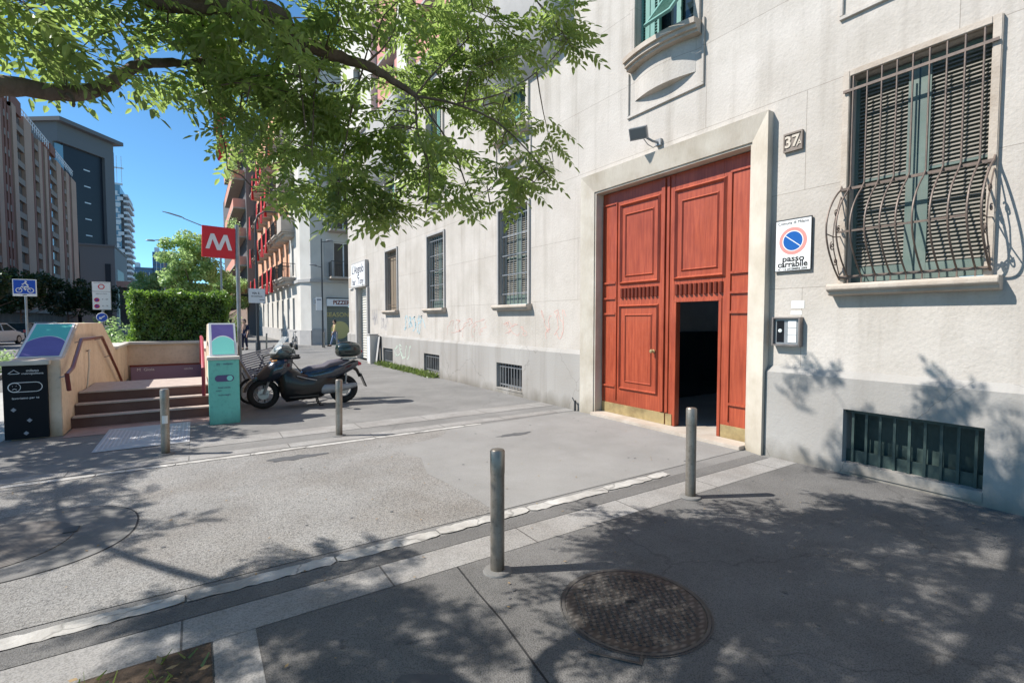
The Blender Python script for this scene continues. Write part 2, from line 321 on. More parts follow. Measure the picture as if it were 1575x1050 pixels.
def thing(name,loc,label,cat,group=None,rz=0,local=False):
    o=bpy.data.objects.new(name,None); COL.objects.link(o); o.empty_display_size=.1; o.location=loc; o.rotation_euler=(0,0,rz)
    tag(o,label,cat,group)
    if local: o['_local']=1
    return o
def copy_tree(o,parent=None):
    c=o.copy(); COL.objects.link(c)
    if parent is not None: c.parent=parent
    for ch in [x for x in COL.objects if x.parent is o]: copy_tree(ch,c)
    return c
def text_mb(mb,txt,size,mtx,ext=.001,align='CENTER',sx=1.0,bold=0):
    cu=bpy.data.curves.new('t','FONT'); cu.body=txt; cu.size=size; cu.extrude=ext; cu.align_x=align; cu.align_y='CENTER'; cu.resolution_u=3; cu.offset=bold
    ob=bpy.data.objects.new('t',cu); COL.objects.link(ob); dg=bpy.context.evaluated_depsgraph_get(); dg.update()
    me=bpy.data.meshes.new_from_object(ob.evaluated_get(dg)); old=mb.m; mb.at(mtx@Matrix.Diagonal((sx,1,1,1)))
    mb.add([v.co[:] for v in me.vertices],[tuple(p.vertices) for p in me.polygons]); mb.at(old)
    bpy.data.objects.remove(ob); bpy.data.curves.remove(cu); bpy.data.meshes.remove(me)
def frame(o,right,up):     # matrix whose local x=right, y=up, z=towards viewer
    r=Vector(right).normalized(); u=Vector(up).normalized(); n=r.cross(u)
    m=Matrix((( r.x,u.x,n.x,o[0]),(r.y,u.y,n.y,o[1]),(r.z,u.z,n.z,o[2]),(0,0,0,1))); return m
def wallf(y,z,x=6.05): return frame((x,y,z),(0,-1,0),(0,0,1))     # reads left-to-right for a viewer facing +X
def frontf(x,z,y): return frame((x,y,z),(1,0,0),(0,0,1))          # faces -Y
def P(px,py,d):   # a point at forward distance d along the view through a photo pixel
    u=(px-787.5)/F; v=(525-py)/F; cp,sp=math.cos(PIT),math.sin(PIT); c,s=math.cos(YAW),math.sin(YAW)
    f=cp+v*sp; k=d/f; return Vector(((u*c+f*s)*k,(-u*s+f*c)*k,CH+(v*cp-sp)*k))
def wall_holes(mb,o,u,n,U0,U1,Z0,Z1,holes,depth):
    """sheet wall with openings and reveals. o origin, u along, n outward"""
    o=Vector(o);u=Vector(u);n=Vector(n);Z=Vector((0,0,1))
    us=sorted({U0,U1,*[h[0] for h in holes],*[h[1] for h in holes]}); zs=sorted({Z0,Z1,*[h[2] for h in holes],*[h[3] for h in holes]})
    us=[k for k in us if U0<=k<=U1]; zs=[k for k in zs if Z0<=k<=Z1]
    for i in range(len(us)-1):
        for j in range(len(zs)-1):
            a,b,c,d=us[i],us[i+1],zs[j],zs[j+1]
            if any(h[0]<=a and b<=h[1] and h[2]<=c and d<=h[3] for h in holes): continue
            mb.quad(o+u*a+Z*c,o+u*b+Z*c,o+u*b+Z*d,o+u*a+Z*d)
    for a,b,c,d in [h[:4] for h in holes]:
        q=[o+u*a+Z*c,o+u*b+Z*c,o+u*b+Z*d,o+u*a+Z*d]
        for k in range(4): mb.quad(q[k],q[(k+1)%4],q[(k+1)%4]-n*depth,q[k]-n*depth)
# ================================================================== GROUND
g=MB(); xs=[-900,-3.25,-1.62,.16,900]; ys=[-40,12.1,18,900]
for i in range(4):
    for j in range(3):
        if i==2-1+0 and False: pass
        if xs[i]==-1.62 and ys[j]==12.1: continue
        g.quad((xs[i],ys[j],0),(xs[i+1],ys[j],0),(xs[i+1],ys[j+1],0),(xs[i],ys[j+1],0))
tag(g.build('ground','asph',fix=False),kind='structure')
def sheet(name,m,pts,z,kind='structure'):
    b=MB(); b.add([(p[0],p[1],z) for p in pts],[tuple(range(len(pts)))]); return tag(b.build(name,m,fix=False),kind=kind)
def rect(x0,x1,y0,y1): return [(x0,y0),(x1,y0),(x1,y1),(x0,y1)]
sheet('old_driveway','gravel',[(-3.2,3.66),(2.2,3.66),(2.2,4.2),(2.12,5.0),(2.3,5.6),(2.1,6.2),(3.0,6.5),(3.3,6.86),(-3.2,6.86)],.004)
sheet('driveway','asph2',[(2.2,3.66),(5.94,3.66),(5.94,6.94),(3.3,6.86),(3.0,6.5),(2.1,6.2),(2.3,5.6),(2.12,5.0),(2.2,4.2)],.0045)
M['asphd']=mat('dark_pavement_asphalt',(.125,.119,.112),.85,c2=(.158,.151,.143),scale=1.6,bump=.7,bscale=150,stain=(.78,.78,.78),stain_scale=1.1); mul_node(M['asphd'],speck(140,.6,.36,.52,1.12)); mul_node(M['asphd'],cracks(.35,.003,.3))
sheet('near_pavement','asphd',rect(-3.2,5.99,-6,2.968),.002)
sheet('pavement_band','granite',rect(-.1,5.96,7.66,8.10),.004)
sheet('kerb_band','granite',rect(-3.2,5.96,7.02,7.26),.004)
sheet('near_pavement_band','granite',rect(-3.2,5.96,2.97,3.27),.004)
def ragged(x0,x1,y0,y1,step=.045,j=.009,gaps=()):
    b=MB(); x=x0; top=y1; bot=y0
    while x<x1:
        nx=x+random.uniform(.5,1.1)
        nx=min(nx,x1); n=max(2,int((nx-x)/step)); q0=random.uniform(-.012,.012); T=[(x+(nx-x-.012)*k/n,y1+q0+random.uniform(-j,j*.6)-(.02 if k in (0,n) else 0)) for k in range(n+1)]; B=[(x+(nx-x-.012)*k/n,y0+q0+random.uniform(-j*.6,j)+(.02 if k in (0,n) else 0)) for k in range(n+1)]
        for k in range(n): b.quad((*B[k],0.0085),(*B[k+1],0.0085),(*T[k+1],0.0085),(*T[k],0.0085))
        x=nx
    return b
tag(ragged(-3.2,3.9,6.86,6.955).build('white_kerb_line','whitek',fix=False),kind='structure')
tag(ragged(-3.2,4.35,3.47,3.60,j=.014).build('near_white_kerb_line','whitek',fix=False),kind='structure')
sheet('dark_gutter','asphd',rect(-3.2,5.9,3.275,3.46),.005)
# tree pit
sheet('pit_kerb','granite',rect(.04,.24,1.0,2.965),.005); 
b=MB(); 
for i in range(26):
    for j in range(26):
        x0=-2.0+i*2.03/26; x1=-2.0+(i+1)*2.03/26; y0=1.0+j*1.96/26; y1=1.0+(j+1)*1.96/26
        h=lambda x,y:.008+.035*max(0,math.sin((x+2)*math.pi/2.03))*max(0,math.sin((y-1)*math.pi/1.96))*(.7+.3*math.sin(x*9+y*7)*math.cos(y*11-x*5))
        b.quad((x0,y0,h(x0,y0)),(x1,y0,h(x1,y0)),(x1,y1,h(x1,y1)),(x0,y1,h(x0,y1)))
tag(b.build('soil','soil',fix=False),kind='structure')
# asphalt seam
for nm,pts in {'asphalt_joint':[(1.50,3.2),(1.47,2.9),(1.44,2.6),(1.42,2.3),(1.38,2.0),(1.34,1.7),(1.29,1.3)]}.items():
    b=MB()
    for a,c in zip(pts,pts[1:]): b.quad((a[0]-.006,a[1],.003),(a[0]+.006,a[1],.003),(c[0]+.006,c[1],.003),(c[0]-.006,c[1],.003))
    tag(b.build(nm,'rubber',fix=False),kind='structure')
M['stainm']=mat('oil_stain',(.075,.075,.078),.75,c2=(.10,.10,.10),scale=9)
def blob(name,m,cx,cy,rx,ry,z,n=26,j=.18,ang=0):
    pts=[]
    for k in range(n):
        a=2*math.pi*k/n; r=1+random.uniform(-j,j); x,y=rx*r*math.cos(a),ry*r*math.sin(a); pts.append((cx+x*math.cos(ang)-y*math.sin(ang),cy+x*math.sin(ang)+y*math.cos(ang)))
    return sheet(name,m,pts,z)
blob('pavement_stain','stainm',.83,2.06,.16,.10,.0035,j=.12,ang=-.5); blob('pavement_stain','stainm',.62,2.16,.055,.05,.0035,j=.2)
blob('pavement_stain','stainm',3.95,6.0,.28,.07,.0075,j=.25); blob('pavement_stain','stainm',1.0,6.45,.30,.10,.0075,j=.35)
b=MB()
for k in range(150):
    x=random.uniform(-2,5.8); y=random.choice((random.uniform(1,2.9),random.uniform(3.7,6.8),random.uniform(8.2,14))); r=random.uniform(.006,.017); b.add([(x+r*math.cos(a*.9),y+r*random.uniform(.8,1.1)*math.sin(a*.9),.0078) for a in range(7)],[tuple(range(7))])
tag(b.build('gum_spots','stainm',fix=False),'small dark gum spots scattered over the asphalt','spots',kind='stuff')
# road to the left
sheet('road','road',rect(-12.6,-4.9,-40,300),.004); sheet('far_pavement','asph2',rect(-25,-12.7,-40,300),.005)
b=MB(); b.box(-4.9,-4.72,-40,300,0,.12); tag(b.build('kerb','granite'),kind='structure')
M['bay']=mat('parking_paving',(.36,.35,.33),.9,c2=(.42,.41,.39),scale=.8); sheet('lay_by','bay',rect(-4.7,-2.3,8.2,16),.006)
sheet('lane_line','whitek',rect(-8.8,-8.65,-10,200),.008)
# manhole covers
def treadmat(name,base,rot,sc):
    m=mat(name,base,.6,metal=.35,stain=(.8,.72,.66),stain_scale=3)
    def f(t,v):
        br=t.nodes.new('ShaderNodeTexBrick'); br.offset=.5; br.inputs['Scale'].default_value=sc; br.inputs['Mortar Size'].default_value=.0; br.inputs['Brick Width'].default_value=1; br.inputs['Row Height'].default_value=.5
        ck=t.nodes.new('ShaderNodeTexVoronoi'); ck.inputs['Scale'].default_value=sc; ck.inputs['Randomness'].default_value=.15; t.links.new(mapped(v,t,(1,2.2,1),rot=(0,0,rot)),ck.inputs['Vector'])
        return ramp(t,ck.outputs['Distance'],.18,(1.25,1.25,1.25),.42,(.55,.55,.55))
    mul_node(m,f); return m
M['tread']=treadmat('tread_plate',(.105,.098,.09),R(30),15)
def ring(b,cx,cy,r0,r1,z,n=64):
    vs=[];fs=[]
    for k in range(n):
        a=2*math.pi*k/n; vs+=[(cx+r0*math.cos(a),cy+r0*math.sin(a),z),(cx+r1*math.cos(a),cy+r1*math.sin(a),z)]
    for k in range(n): j=(k+1)%n; fs.append((2*k,2*k+1,2*j+1,2*j))
    b.add(vs,fs)
mc=thing('manhole_cover',(2.14,1.97,0),'round cast iron cover with raised tread, set in the dark asphalt near the camera','manhole cover')
cx,cy=2.14,1.97; b=MB(); b.lathe([(.405,.001),(.405,.0065),(.398,.009),(.39,.009)],64,c=(cx,cy,0)); b.build('cover_plate','tread',mc,fix=True)
b=MB(); ring(b,cx,cy,.408,.425,.010); ring(b,cx,cy,.43,.437,.0075); b.build('rim','castiron',mc,fix=False)
b=MB()     # raised tread lugs
for i in range(-22,23):
    for j in range(-22,23):
        x=i*.036; y=j*.018+(.009 if i%2 else 0)
        if x*x+y*y<.36**2*1.0: 
            a=R(-30)+(0 if (i+j)%2 else math.pi/2); u=Vector((math.cos(a),math.sin(a)))*.010; v=Vector((-math.sin(a),math.cos(a)))*.0032; c=Vector((cx+x*math.cos(R(-30))-y*math.sin(R(-30)),cy+x*math.sin(R(-30))+y*math.cos(R(-30))))
            q=[c-u-v,c+u-v,c+u+v,c-u+v]; b.add([(p.x,p.y,.0092) for p in q]+[(c.x+(p.x-c.x)*.8,c.y+(p.y-c.y)*.8,.0125) for p in q],[(4,5,6,7),(0,1,5,4),(1,2,6,5),(2,3,7,6),(3,0,4,7)])
b.build('tread','castiron',mc,fix=False)
b=MB(); b.at(Matrix.Translation((cx-.36,cy-.22,0))@Matrix.Rotation(R(-52),4,'Z')); b.box(-.13,.13,-.07,-.055,.002,.008); b.box(-.13,.13,.055,.07,.002,.008); b.box(.115,.13,-.055,.055,.002,.008)
b.build('lifting_lug','castiron',mc); b=MB(); b.at(Matrix.Translation((cx+.02,cy+.05,0))@Matrix.Rotation(R(-30),4,'Z')); b.box(-.03,.03,-.011,.011,.010,.0131); b.at(Matrix.Translation((cx+.23,cy+.2,0))); b.lathe([(.018,.0105),(.018,.0132)],14); b.build('lifting_slot','rubber',mc)
mc=thing('manhole_cover',(-1.25,5.1,0),'worn ribbed manhole cover in a rounded concrete surround, on the gravelly driveway at left','manhole cover')
b=MB(); vs=[(-1.25+.80*math.copysign(abs(math.cos(a))**.85,math.cos(a)),5.1+.72*math.copysign(abs(math.sin(a))**.85,math.sin(a)),.0075) for a in [2*math.pi*k/64 for k in range(64)]]; b.add(vs,[tuple(range(64))]); b.build('surround','conc',mc,fix=False)
b=MB(); vs2=[(-1.25+(v[0]+1.25)*1.016,5.1+(v[1]-5.1)*1.016,.0062) for v in vs]; b.add(vs2,[tuple(range(64))]); b.build('surround_gap','rubber',mc,fix=False)
M['ribs']=mat('ribbed_iron',(.16,.145,.13),.65,metal=.3,stain=(.75,.7,.66),stain_scale=3)
def fr(t,v):
    wv=t.nodes.new('ShaderNodeTexWave'); wv.bands_direction='Y'; wv.inputs['Scale'].default_value=11; wv.inputs['Distortion'].default_value=.6; t.links.new(v,wv.inputs['Vector']); return ramp(t,wv.outputs['Fac'],.3,(.5,.5,.5),.6,(1.15,1.15,1.15))
mul_node(M['ribs'],fr)
b=MB(); b.lathe([(.50,.008),(.50,.012)],48,c=(-1.35,5.1,0)); b.build('cover_plate','ribs',mc)
b=MB(); b.box(-.92,-.83,5.12,5.25,.0135,.016); b.build('hatch','castiron',mc)
# ================================================================== MAIN BUILDING
WX=6.05; PXo=5.985
mainb=thing('apartment_building',(6.05,8,0),'cream stone apartment block with red carriage door, grey plinth and pink upper storeys','building')
GW=[(1.41,2.54),(8.66,9.86),(12.88,14.06),(16.75,17.98)]   # ground floor windows
UC=[1.95,5.10,9.28,13.5,17.4]                            # upper window axes
UH=[(c-.55,c+.55,5.86,8.25) for c in UC]
portal=(3.66,6.53,.02,3.93)
shop=(20.25,21.75,0.0,3.08)
holes=[(a,b_,2.10 if k==0 else 2.05,4.33 if k==0 else 4.22) for k,(a,b_) in enumerate(GW)]
b=MB()
wall_holes(b,(WX,0,0),(0,1,0),(-1,0,0),-9,23.3,0,9.2,[(h[0],h[1],h[2],h[3]) for h in holes]+UH+[portal,shop]+[(h[0]-.03,h[1]+.03,h[2]-.08,h[3]+.03) for h in [(1.345,2.50,.135,.72),(8.82,9.90,.12,.70),(13.13,14.28,.11,.67),(17.15,18.22,.10,.65)]],.28)
b.quad((WX,23.3,0),(14,23.3,0),(14,23.3,22),(WX,23.3,22)); b.quad((WX,-9,0),(14,-9,0),(14,-9,9.2),(WX,-9,9.2)); 
b.build('wall','wall',mainb,fix=False)
CW=[(1.345,2.50,.135,.72),(8.82,9.90,.12,.70),(13.13,14.28,.11,.67),(17.15,18.22,.10,.65)]
b=MB()
for (a,c) in ((-9,3.38),(6.90,20.0)):
    wall_holes(b,(PXo,0,0),(0,1,0),(-1,0,0),a,c,0,1.06,[h for h in CW if a<h[0]<c],.30)
    b.quad((PXo,a,1.06),(PXo,c,1.06),(WX,c,1.135),(WX,a,1.135))
    b.quad((PXo,a,0),(WX,a,0),(WX,a,1.1),(PXo,a,1.06)); b.quad((PXo,c,0),(WX,c,0),(WX,c,1.1),(PXo,c,1.06))
wall_holes(b,(PXo,0,0),(0,1,0),(-1,0,0),22.0,23.36,0,1.06,[],.3); b.quad((PXo,22,1.06),(PXo,23.36,1.06),(WX,23.3,1.135),(WX,22,1.135)); b.quad((PXo,23.36,0),(14,23.36,0),(14,23.36,1.1),(PXo,23.36,1.1))
b.build('plinth','plinth',mainb,fix=False)
b=MB(); b.box(PXo-.012,PXo-.001,1.9,1.905,0,.1) ; 
# upper storeys
b=MB()
uh=[(c-.5,c+.5,z,z+2.0) for c in UC[2:] for z in (10.2,13.6,17.0)]
wall_holes(b,(WX+.02,0,0),(0,1,0),(-1,0,0),3,20.2,9.5,21,uh,.25); b.build('upper_wall','pink',mainb,fix=False)
b=MB(); b.box(5.72,6.3,-9,23.6,9.2,9.32); b.box(5.80,6.2,-9,23.55,9.06,9.2); b.box(5.9,6.2,-9,23.5,9.32,9.5)
b.box(5.86,6.3,3,23.5,11.0,11.10); b.box(5.93,6.3,3,23.45,10.86,11.0) if False else None
b.build('cornice','greyst',mainb,bev=.015)
# pale corner bay with windows in upper storeys
b=MB(); wall_holes(b,(5.85,0,0),(0,1,0),(-1,0,0),18.9,23.35,9.52,22,[(20.3,21.3,z,z+1.9) for z in (10.3,13.4,16.6)],.3); b.quad((5.85,18.9,9.52),(6.2,18.9,9.52),(6.2,18.9,22),(5.85,18.9,22)); b.build('corner_bay','creamb',mainb,fix=False)
for c in (11.4,15.5):
    b=MB(); b.box(5.80,6.10,c-.45,c+.45,9.5,21); b.build('pilaster','creamb',mainb,bev=.02)
def simple_window(parent,o,u,n,a,c,z0,z1,frm='greyst',depth=.2,gl='glass'):
    u=Vector(u);n=Vector(n);o=Vector(o)
    m=frame(o-n*depth,u,(0,0,1)) if u.cross(Vector((0,0,1))).dot(n)>0 else frame(o-n*depth+u*(a+c),-u,(0,0,1))
    f=MB(); f.at(m); t=.07
    f.box(a,a+t,z0,z1,0,.05); f.box(c-t,c,z0,z1,0,.05); f.box(a+t,c-t,z0,z0+t,0,.05); f.box(a+t,c-t,z1-t,z1,0,.05); f.box((a+c)/2-.04,(a+c)/2+.04,z0+t,z1-t,0,.05)
    wd=f.build('window',frm,parent)
    p=MB(); p.at(m); p.box(a,c,z0,z1,-.03,-.005); p.build('pane',gl,wd); return wd
for h in uh: simple_window(mainb,(WX+.02,0,0),(0,1,0),(-1,0,0),*h,depth=.2)
for z in (10.3,13.4,16.6): simple_window(mainb,(5.85,0,0),(0,1,0),(-1,0,0),20.3,21.3,z,z+1.9)
# first floor bays with curved corbel
def bay(y0,y1,x,z0,z1):
    b=MB(); n=8
    def ringat(f,z):
        pts=[]; d=(6.06-x)*f; r=min(.42,max(.02,d*.9))
        pts.append((6.06,y0+ (1-f)*.5))
        for k in range(n+1):
            a=math.pi/2*k/n; pts.append((6.06-d+r-r*math.sin(a),y0+(1-f)*.5+r-r*math.cos(a)))
        for k in range(n+1):
            a=math.pi/2*k/n; pts.append((6.06-d+r-r*math.cos(a),y1-(1-f)*.5-r+r*math.sin(a)))
        pts.append((6.06,y1-(1-f)*.5)); return [(p[0],p[1],z) for p in pts]
    lv=[(.04,z0-.62),(.35,z0-.5),(.7,z0-.28),(.92,z0-.08),(1,z0),(1,z1)]
    R_=[ringat(f,z) for f,z in lv]; m=len(R_[0]); vs=[p for r in R_ for p in r]; fs=[]
    for i in range(len(lv)-1):
        for k in range(m-1): fs.append((i*m+k,i*m+k+1,(i+1)*m+k+1,(i+1)*m+k))
    fs.append(tuple(range(m))); b.add(vs,fs); return b
bay(7.27,11.2,5.62,7.35,9.06).build('bay_balcony','greyst',mainb,smooth=True); bay(15.6,19.2,5.62,7.35,9.06).build('bay_balcony','greyst',mainb,smooth=True)
# upper first-floor windows: surround, curved sill, apron panel, shutters
def slats(mb,y0,y1,z0,z1,x,pitch,tilt=.018,th=.006):
    z=z0
    while z+pitch*.5<z1:
        mb.add([(x-tilt,y0,z),(x-tilt,y1,z),(x+tilt*.6,y1,z+pitch*.62),(x+tilt*.6,y0,z+pitch*.62),(x-tilt,y0,z+th),(x-tilt,y1,z+th),(x+tilt*.6,y1,z+pitch*.62+th),(x+tilt*.6,y0,z+pitch*.62+th)],[(0,1,2,3),(7,6,5,4),(0,4,5,1),(1,5,6,2),(2,6,7,3),(3,7,4,0)]); z+=pitch
def shutter_pair(par_,y0,y1,z0,z1,x,pitch,fm='green',sm='slat',base=.28,name='shutter'):
    c=(y0+y1)/2
    for a,d in ((y0,c-.008),(c+.008,y1)):
        f=MB(); s=.085 if a>c-.02 else .035; s2=.12-s; f.box(x-.025,x+.025,a,a+s,z0,z1); f.box(x-.025,x+.025,d-s2,d,z0,z1); f.box(x-.023,x+.023,a+s,d-s2,z1-.05,z1); f.box(x-.023,x+.023,a+s,d-s2,z0,z0+base); mid=z0+(z1-z0)*.5; f.box(x-.018,x+.022,a+s,d-s2,mid-.012,mid+.012); f.box(x+.028,x+.034,a,d,z0,z1)
        o=f.build(name,fm,par_); sm_=MB(); slats(sm_,a+s,d-s2,z0+base+.01,mid-.015,x,pitch); slats(sm_,a+s,d-s2,mid+.015,z1-.055,x,pitch); sm_.build('slats',sm,o,fix=False)
for i,c in enumerate(UC):
    b=MB(); y0,y1=c-.55,c+.55
    for a,d in ((y0-.10,y0),(y1,y1+.10)): b.box(6.0,6.06,a,d,5.75,8.35)
    b.box(6.0,6.06,y0,y1,8.25,8.35)
    # raised apron panel edges
    b.box(6.018,6.06,y0-.17,y1+.17,4.98,5.02); b.box(6.018,6.06,y0-.17,y0-.135,5.02,5.9); b.box(6.018,6.06,y1+.135,y1+.17,5.02,5.7) 
    wn=b.build('window','wall',mainb,bev=.004)
    s=MB(); n=14       # bowed sill, sagging like a smile
    for (h0,h1,px_) in ((0,.075,5.86),(-.06,0,5.90),(-.10,-.06,5.945)):
        T=[];Bt=[]
        for k in range(n+1):
            t=k/n; y=y0-.12+(y1-y0+.24)*t; bow=.11*(1-(2*t-1)**2); T.append((px_-bow,y,5.80+h1)); Bt.append((px_-bow,y,5.80+h0))
        for k in range(n):
            vs=[Bt[k],Bt[k+1],T[k+1],T[k],(6.2,*Bt[k][1:]),(6.2,*Bt[k+1][1:]),(6.2,*T[k+1][1:]),(6.2,*T[k][1:])]
            fs=[(0,1,2,3),(3,2,6,7),(0,4,5,1)]
            if k==0: fs.append((0,3,7,4))
            if k==n-1: fs.append((1,5,6,2))
            s.add(vs,fs)
    s.build('sill','stone2',wn)
    s=MB(); vs=[];fs=[]      # bow-fronted apron under the sill
    for k in range(n+1):
        t=k/n; y=y0-.02+(y1-y0+.04)*t; q=1-(2*t-1)**2; xx=6.047-.115*q; vs+=[(xx,y,5.72),(xx,y,5.22),(6.052,y,5.24-.045*q)]
    for k in range(n): fs+=[(3*k,3*k+1,3*k+4,3*k+3),(3*k+1,3*k+2,3*k+5,3*k+4)]
    s.add(vs,fs); s.build('apron','wall',wn,fix=False)
    if i==1:
        f=MB(); f.box(6.16,6.2,y1-.42,y1-.02,5.86,8.2); 
        shutter_pair(wn,y1-.36,y1-.0,5.87,8.2,6.18,.045,'teal','teal',.1)
        f=MB(); f.box(6.27,6.31,y0,y0+.06,5.86,8.2); f.box(6.27,6.31,c-.13,c-.05,5.86,8.2); f.build('casement','teal',wn)
        f=MB(); f.box(6.325,6.33,y0,y1,5.86,8.25); f.build('pane','glass',wn)
        # louvred flap pushed out at the bottom, hinged at mid height
        f=MB(); f.at(Matrix.Translation((6.10,0,6.62))@Matrix.Rotation(R(38),4,'Y'))
        f.box(-.02,.02,y0+.05,y0+.10,-.85,0); f.box(-.02,.02,c-.08,c-.03,-.85,0); f.box(-.019,.019,y0+.10,c-.08,-.85,-.79); f.box(-.019,.019,y0+.10,c-.08,-.05,0); fl=f.build('shutter','teal',wn)
        f.v=[];f.f=[]; slats(f,y0+.10,c-.08,-.78,-.06,0,.045); f.build('slats','teal',fl,fix=False)
    else:
        shutter_pair(wn,y0,y1,5.87,8.24,6.2,.05,'teal','slat',.1)
# ground floor windows
for k,(a,c) in enumerate(GW):
    z0,z1=(2.10,4.33) if k==0 else (2.05,4.22)
    b=MB(); b.box(6.005,6.07,a-.065,a,z0,z1+.065); b.box(6.005,6.07,c,c+.065,z0,z1+.065); b.box(6.005,6.07,a,c,z1,z1+.065)
    wn=b.build('window','stone2' if k==0 else 'greyst',mainb,bev=.006)
    s=MB(); s.prism([(6.07,z0),(5.90,z0-.005),(5.885,z0-.03),(5.885,z0-.065),(5.91,z0-.085),(5.925,z0-.09),(5.925,z0-.115),(5.955,z0-.13),(6.07,z0-.135)],'y',a-.13,c+.13); s.build('sill','stone2',wn,bev=.004)
    if k==0: shutter_pair(wn,a+.0,c-.0,z0+.02,z1-.02,6.20,.039,'green','slat',.16)
    elif k<3: shutter_pair(wn,a,c,z0+.02,z1-.02,6.22,.048,'green','slat',.2)
    else:
        s=MB(); n=8
        for j in range(n): s.box(6.20,6.23+.004*(j%2),a+(c-a)*j/n+.004,a+(c-a)*(j+1)/n-.004,z0,z1)
        s.build('boarded_shutter','wood',wn)
    f=MB()
    if k==0:
        def prof(z):
            if z>3.12: return 5.985
            t=(3.12-z)/(3.12-2.17); return 5.985-.30*(math.sin(math.pi*min(1,t)**.92))**.9
        nb=9
        for j in range(nb):
            y=a+.045+(c-a-.09)*j/(nb-1)
            zs=[4.31,3.9,3.5,3.16]+[3.12-.95*t/22 for t in range(1,23)]
            f.tube([(prof(z),y,z) for z in zs],.009,6)
        for z in (4.17,3.12,2.17): f.box(5.977,5.993,a-.05,c+.05,z-.014,z+.014)
        f.box(prof(2.62)+.005,prof(2.62)+.014,a+.045,c-.045,2.61,2.63)
        for y,sg in ((a-.05,-1),(c+.05,1)):                  # side cheeks: outer bow and scrolls
            pts=[(prof(3.12-.95*t/22),y+sg*.0,3.12-.95*t/22) for t in range(23)]
            pts=[(6.03,y,3.2)]+pts+[(6.03,y,2.13)]; f.tube(pts,.010,6)
            f.tube([(6.03,y,z) for z in (2.13,2.6,3.2)],.008,6)
            f.tube([(prof(2.62),y,2.62),(5.86,y,2.60),(6.03,y,2.62)],.006,6)
            for (cx_,cz,rr,s0) in ((5.90,2.86,.045,0),(5.83,2.50,.05,2),(5.91,2.34,.04,4),(5.96,2.70,.035,1)):
                f.tube([(cx_+rr*(1-t/26)*math.cos(s0+t*.42),y,cz+rr*(1-t/26)*math.sin(s0+t*.42)) for t in range(24)],.006,5)
            f.tube([(6.0,y,3.05),(5.93,y,2.92),(5.86,y,2.75),(5.84,y,2.6),(5.87,y,2.45),(5.96,y,2.28),(6.0,y,2.2)],.006,5)
        for j in range(nb): y=a+.045+(c-a-.09)*j/(nb-1); f.box(5.98,5.992,y-.006,y+.006,2.10,2.17)
    elif k<3:
        nb=8
        for j in range(nb): y=a+.04+(c-a-.08)*j/(nb-1); f.tube([(6.11,y,z0+.01),(6.11,y,z1-.01)],.009,6)
        for j in range(5): z=z0+.25+(z1-z0-.4)*j/4; f.box(6.096,6.104,a,c,z-.012,z+.012)
    else:
        for j in range(5): y=a+.04+(c-a-.08)*j/4; f.tube([(6.12,y,z0+.01),(6.12,y,z1-.01)],.007,5)
        for z in (2.25,4.0): f.box(6.11,6.116,a,c,z-.01,z+.01)
    f.build('grille','iron' if k in (0,3) else 'metal',wn,smooth=True)
# cellar windows
for k,(a,c,z0,z1) in enumerate(CW):
    b=MB(); b.box(PXo-.012,PXo+.3,a,c,z0-.10 if k==0 else z0-.03,z0-.001); wn=b.build('cellar_window','plinth',mainb)
    p=MB(); p.box(PXo+.285,PXo+.30,a,c,z0,z1); p.build('backing','darkmetal' if k else 'cbars',wn)
    f=MB()
    if k==0:
        f.box(PXo+.10,PXo+.11,a,c,z0,z0+.13)
        for j in range(9): y=a+.07+(c-a-.14)*j/8; f.box(PXo+.075,PXo+.095,y-.012,y+.012,z0,z1)
        f.box(PXo+.07,PXo+.12,a,c,z1-.04,z1); 
    else:
        for j in range(9): y=a+.06+(c-a-.12)*j/8; f.box(PXo+.07,PXo+.085,y-.012,y+.012,z0,z1)
        f.box(PXo+.068,PXo+.088,a,c,z1-.10,z1-.07); f.box(PXo+.068,PXo+.088,a,c,z0+.06,z0+.09)
    f.build('bars','cbars' if k==0 else 'metal',wn)
# portal surround: splayed travertine architrave with an inner lip
b=MB(); Y0,Y1,ZT=3.39,6.84,4.26; y0,y1,zt=3.66,6.53,3.93; XO,XI=5.93,6.0
def q4(a,c,d,e): b.quad(a,c,d,e)
q4((XO,Y0,0),(XI,y0-.03,0),(XI,y0-.03,zt+.03),(XO,Y0,ZT)); q4((XO,Y1,0),(XI,y1+.03,0),(XI,y1+.03,zt+.03),(XO,Y1,ZT)); q4((XO,Y0,ZT),(XI,y0-.03,zt+.03),(XI,y1+.03,zt+.03),(XO,Y1,ZT))
q4((XO,Y0,0),(WX,Y0,0),(WX,Y0,ZT),(XO,Y0,ZT)); q4((XO,Y1,0),(WX,Y1,0),(WX,Y1,ZT),(XO,Y1,ZT)); q4((XO,Y0,ZT),(WX,Y0,ZT),(WX,Y1,ZT),(XO,Y1,ZT))
for (A,B_) in (((XI,y0-.03,0),(XI,y0-.03,zt+.03)),((XI,y1+.03,0),(XI,y1+.03,zt+.03))): pass
lip=XI+.02
q4((XI,y0-.03,0),(lip,y0-.03,0),(lip,y0-.03,zt+.03),(XI,y0-.03,zt+.03)); q4((XI,y1+.03,0),(lip,y1+.03,0),(lip,y1+.03,zt+.03),(XI,y1+.03,zt+.03)); q4((XI,y0-.03,zt+.03),(lip,y0-.03,zt+.03),(lip,y1+.03,zt+.03),(XI,y1+.03,zt+.03))
q4((lip,y0-.03,0),(lip,y0,0),(lip,y0,zt),(lip,y0-.03,zt+.03)); q4((lip,y1+.03,0),(lip,y1,0),(lip,y1,zt),(lip,y1+.03,zt+.03)); q4((lip,y0-.03,zt+.03),(lip,y0,zt),(lip,y1,zt),(lip,y1+.03,zt+.03))
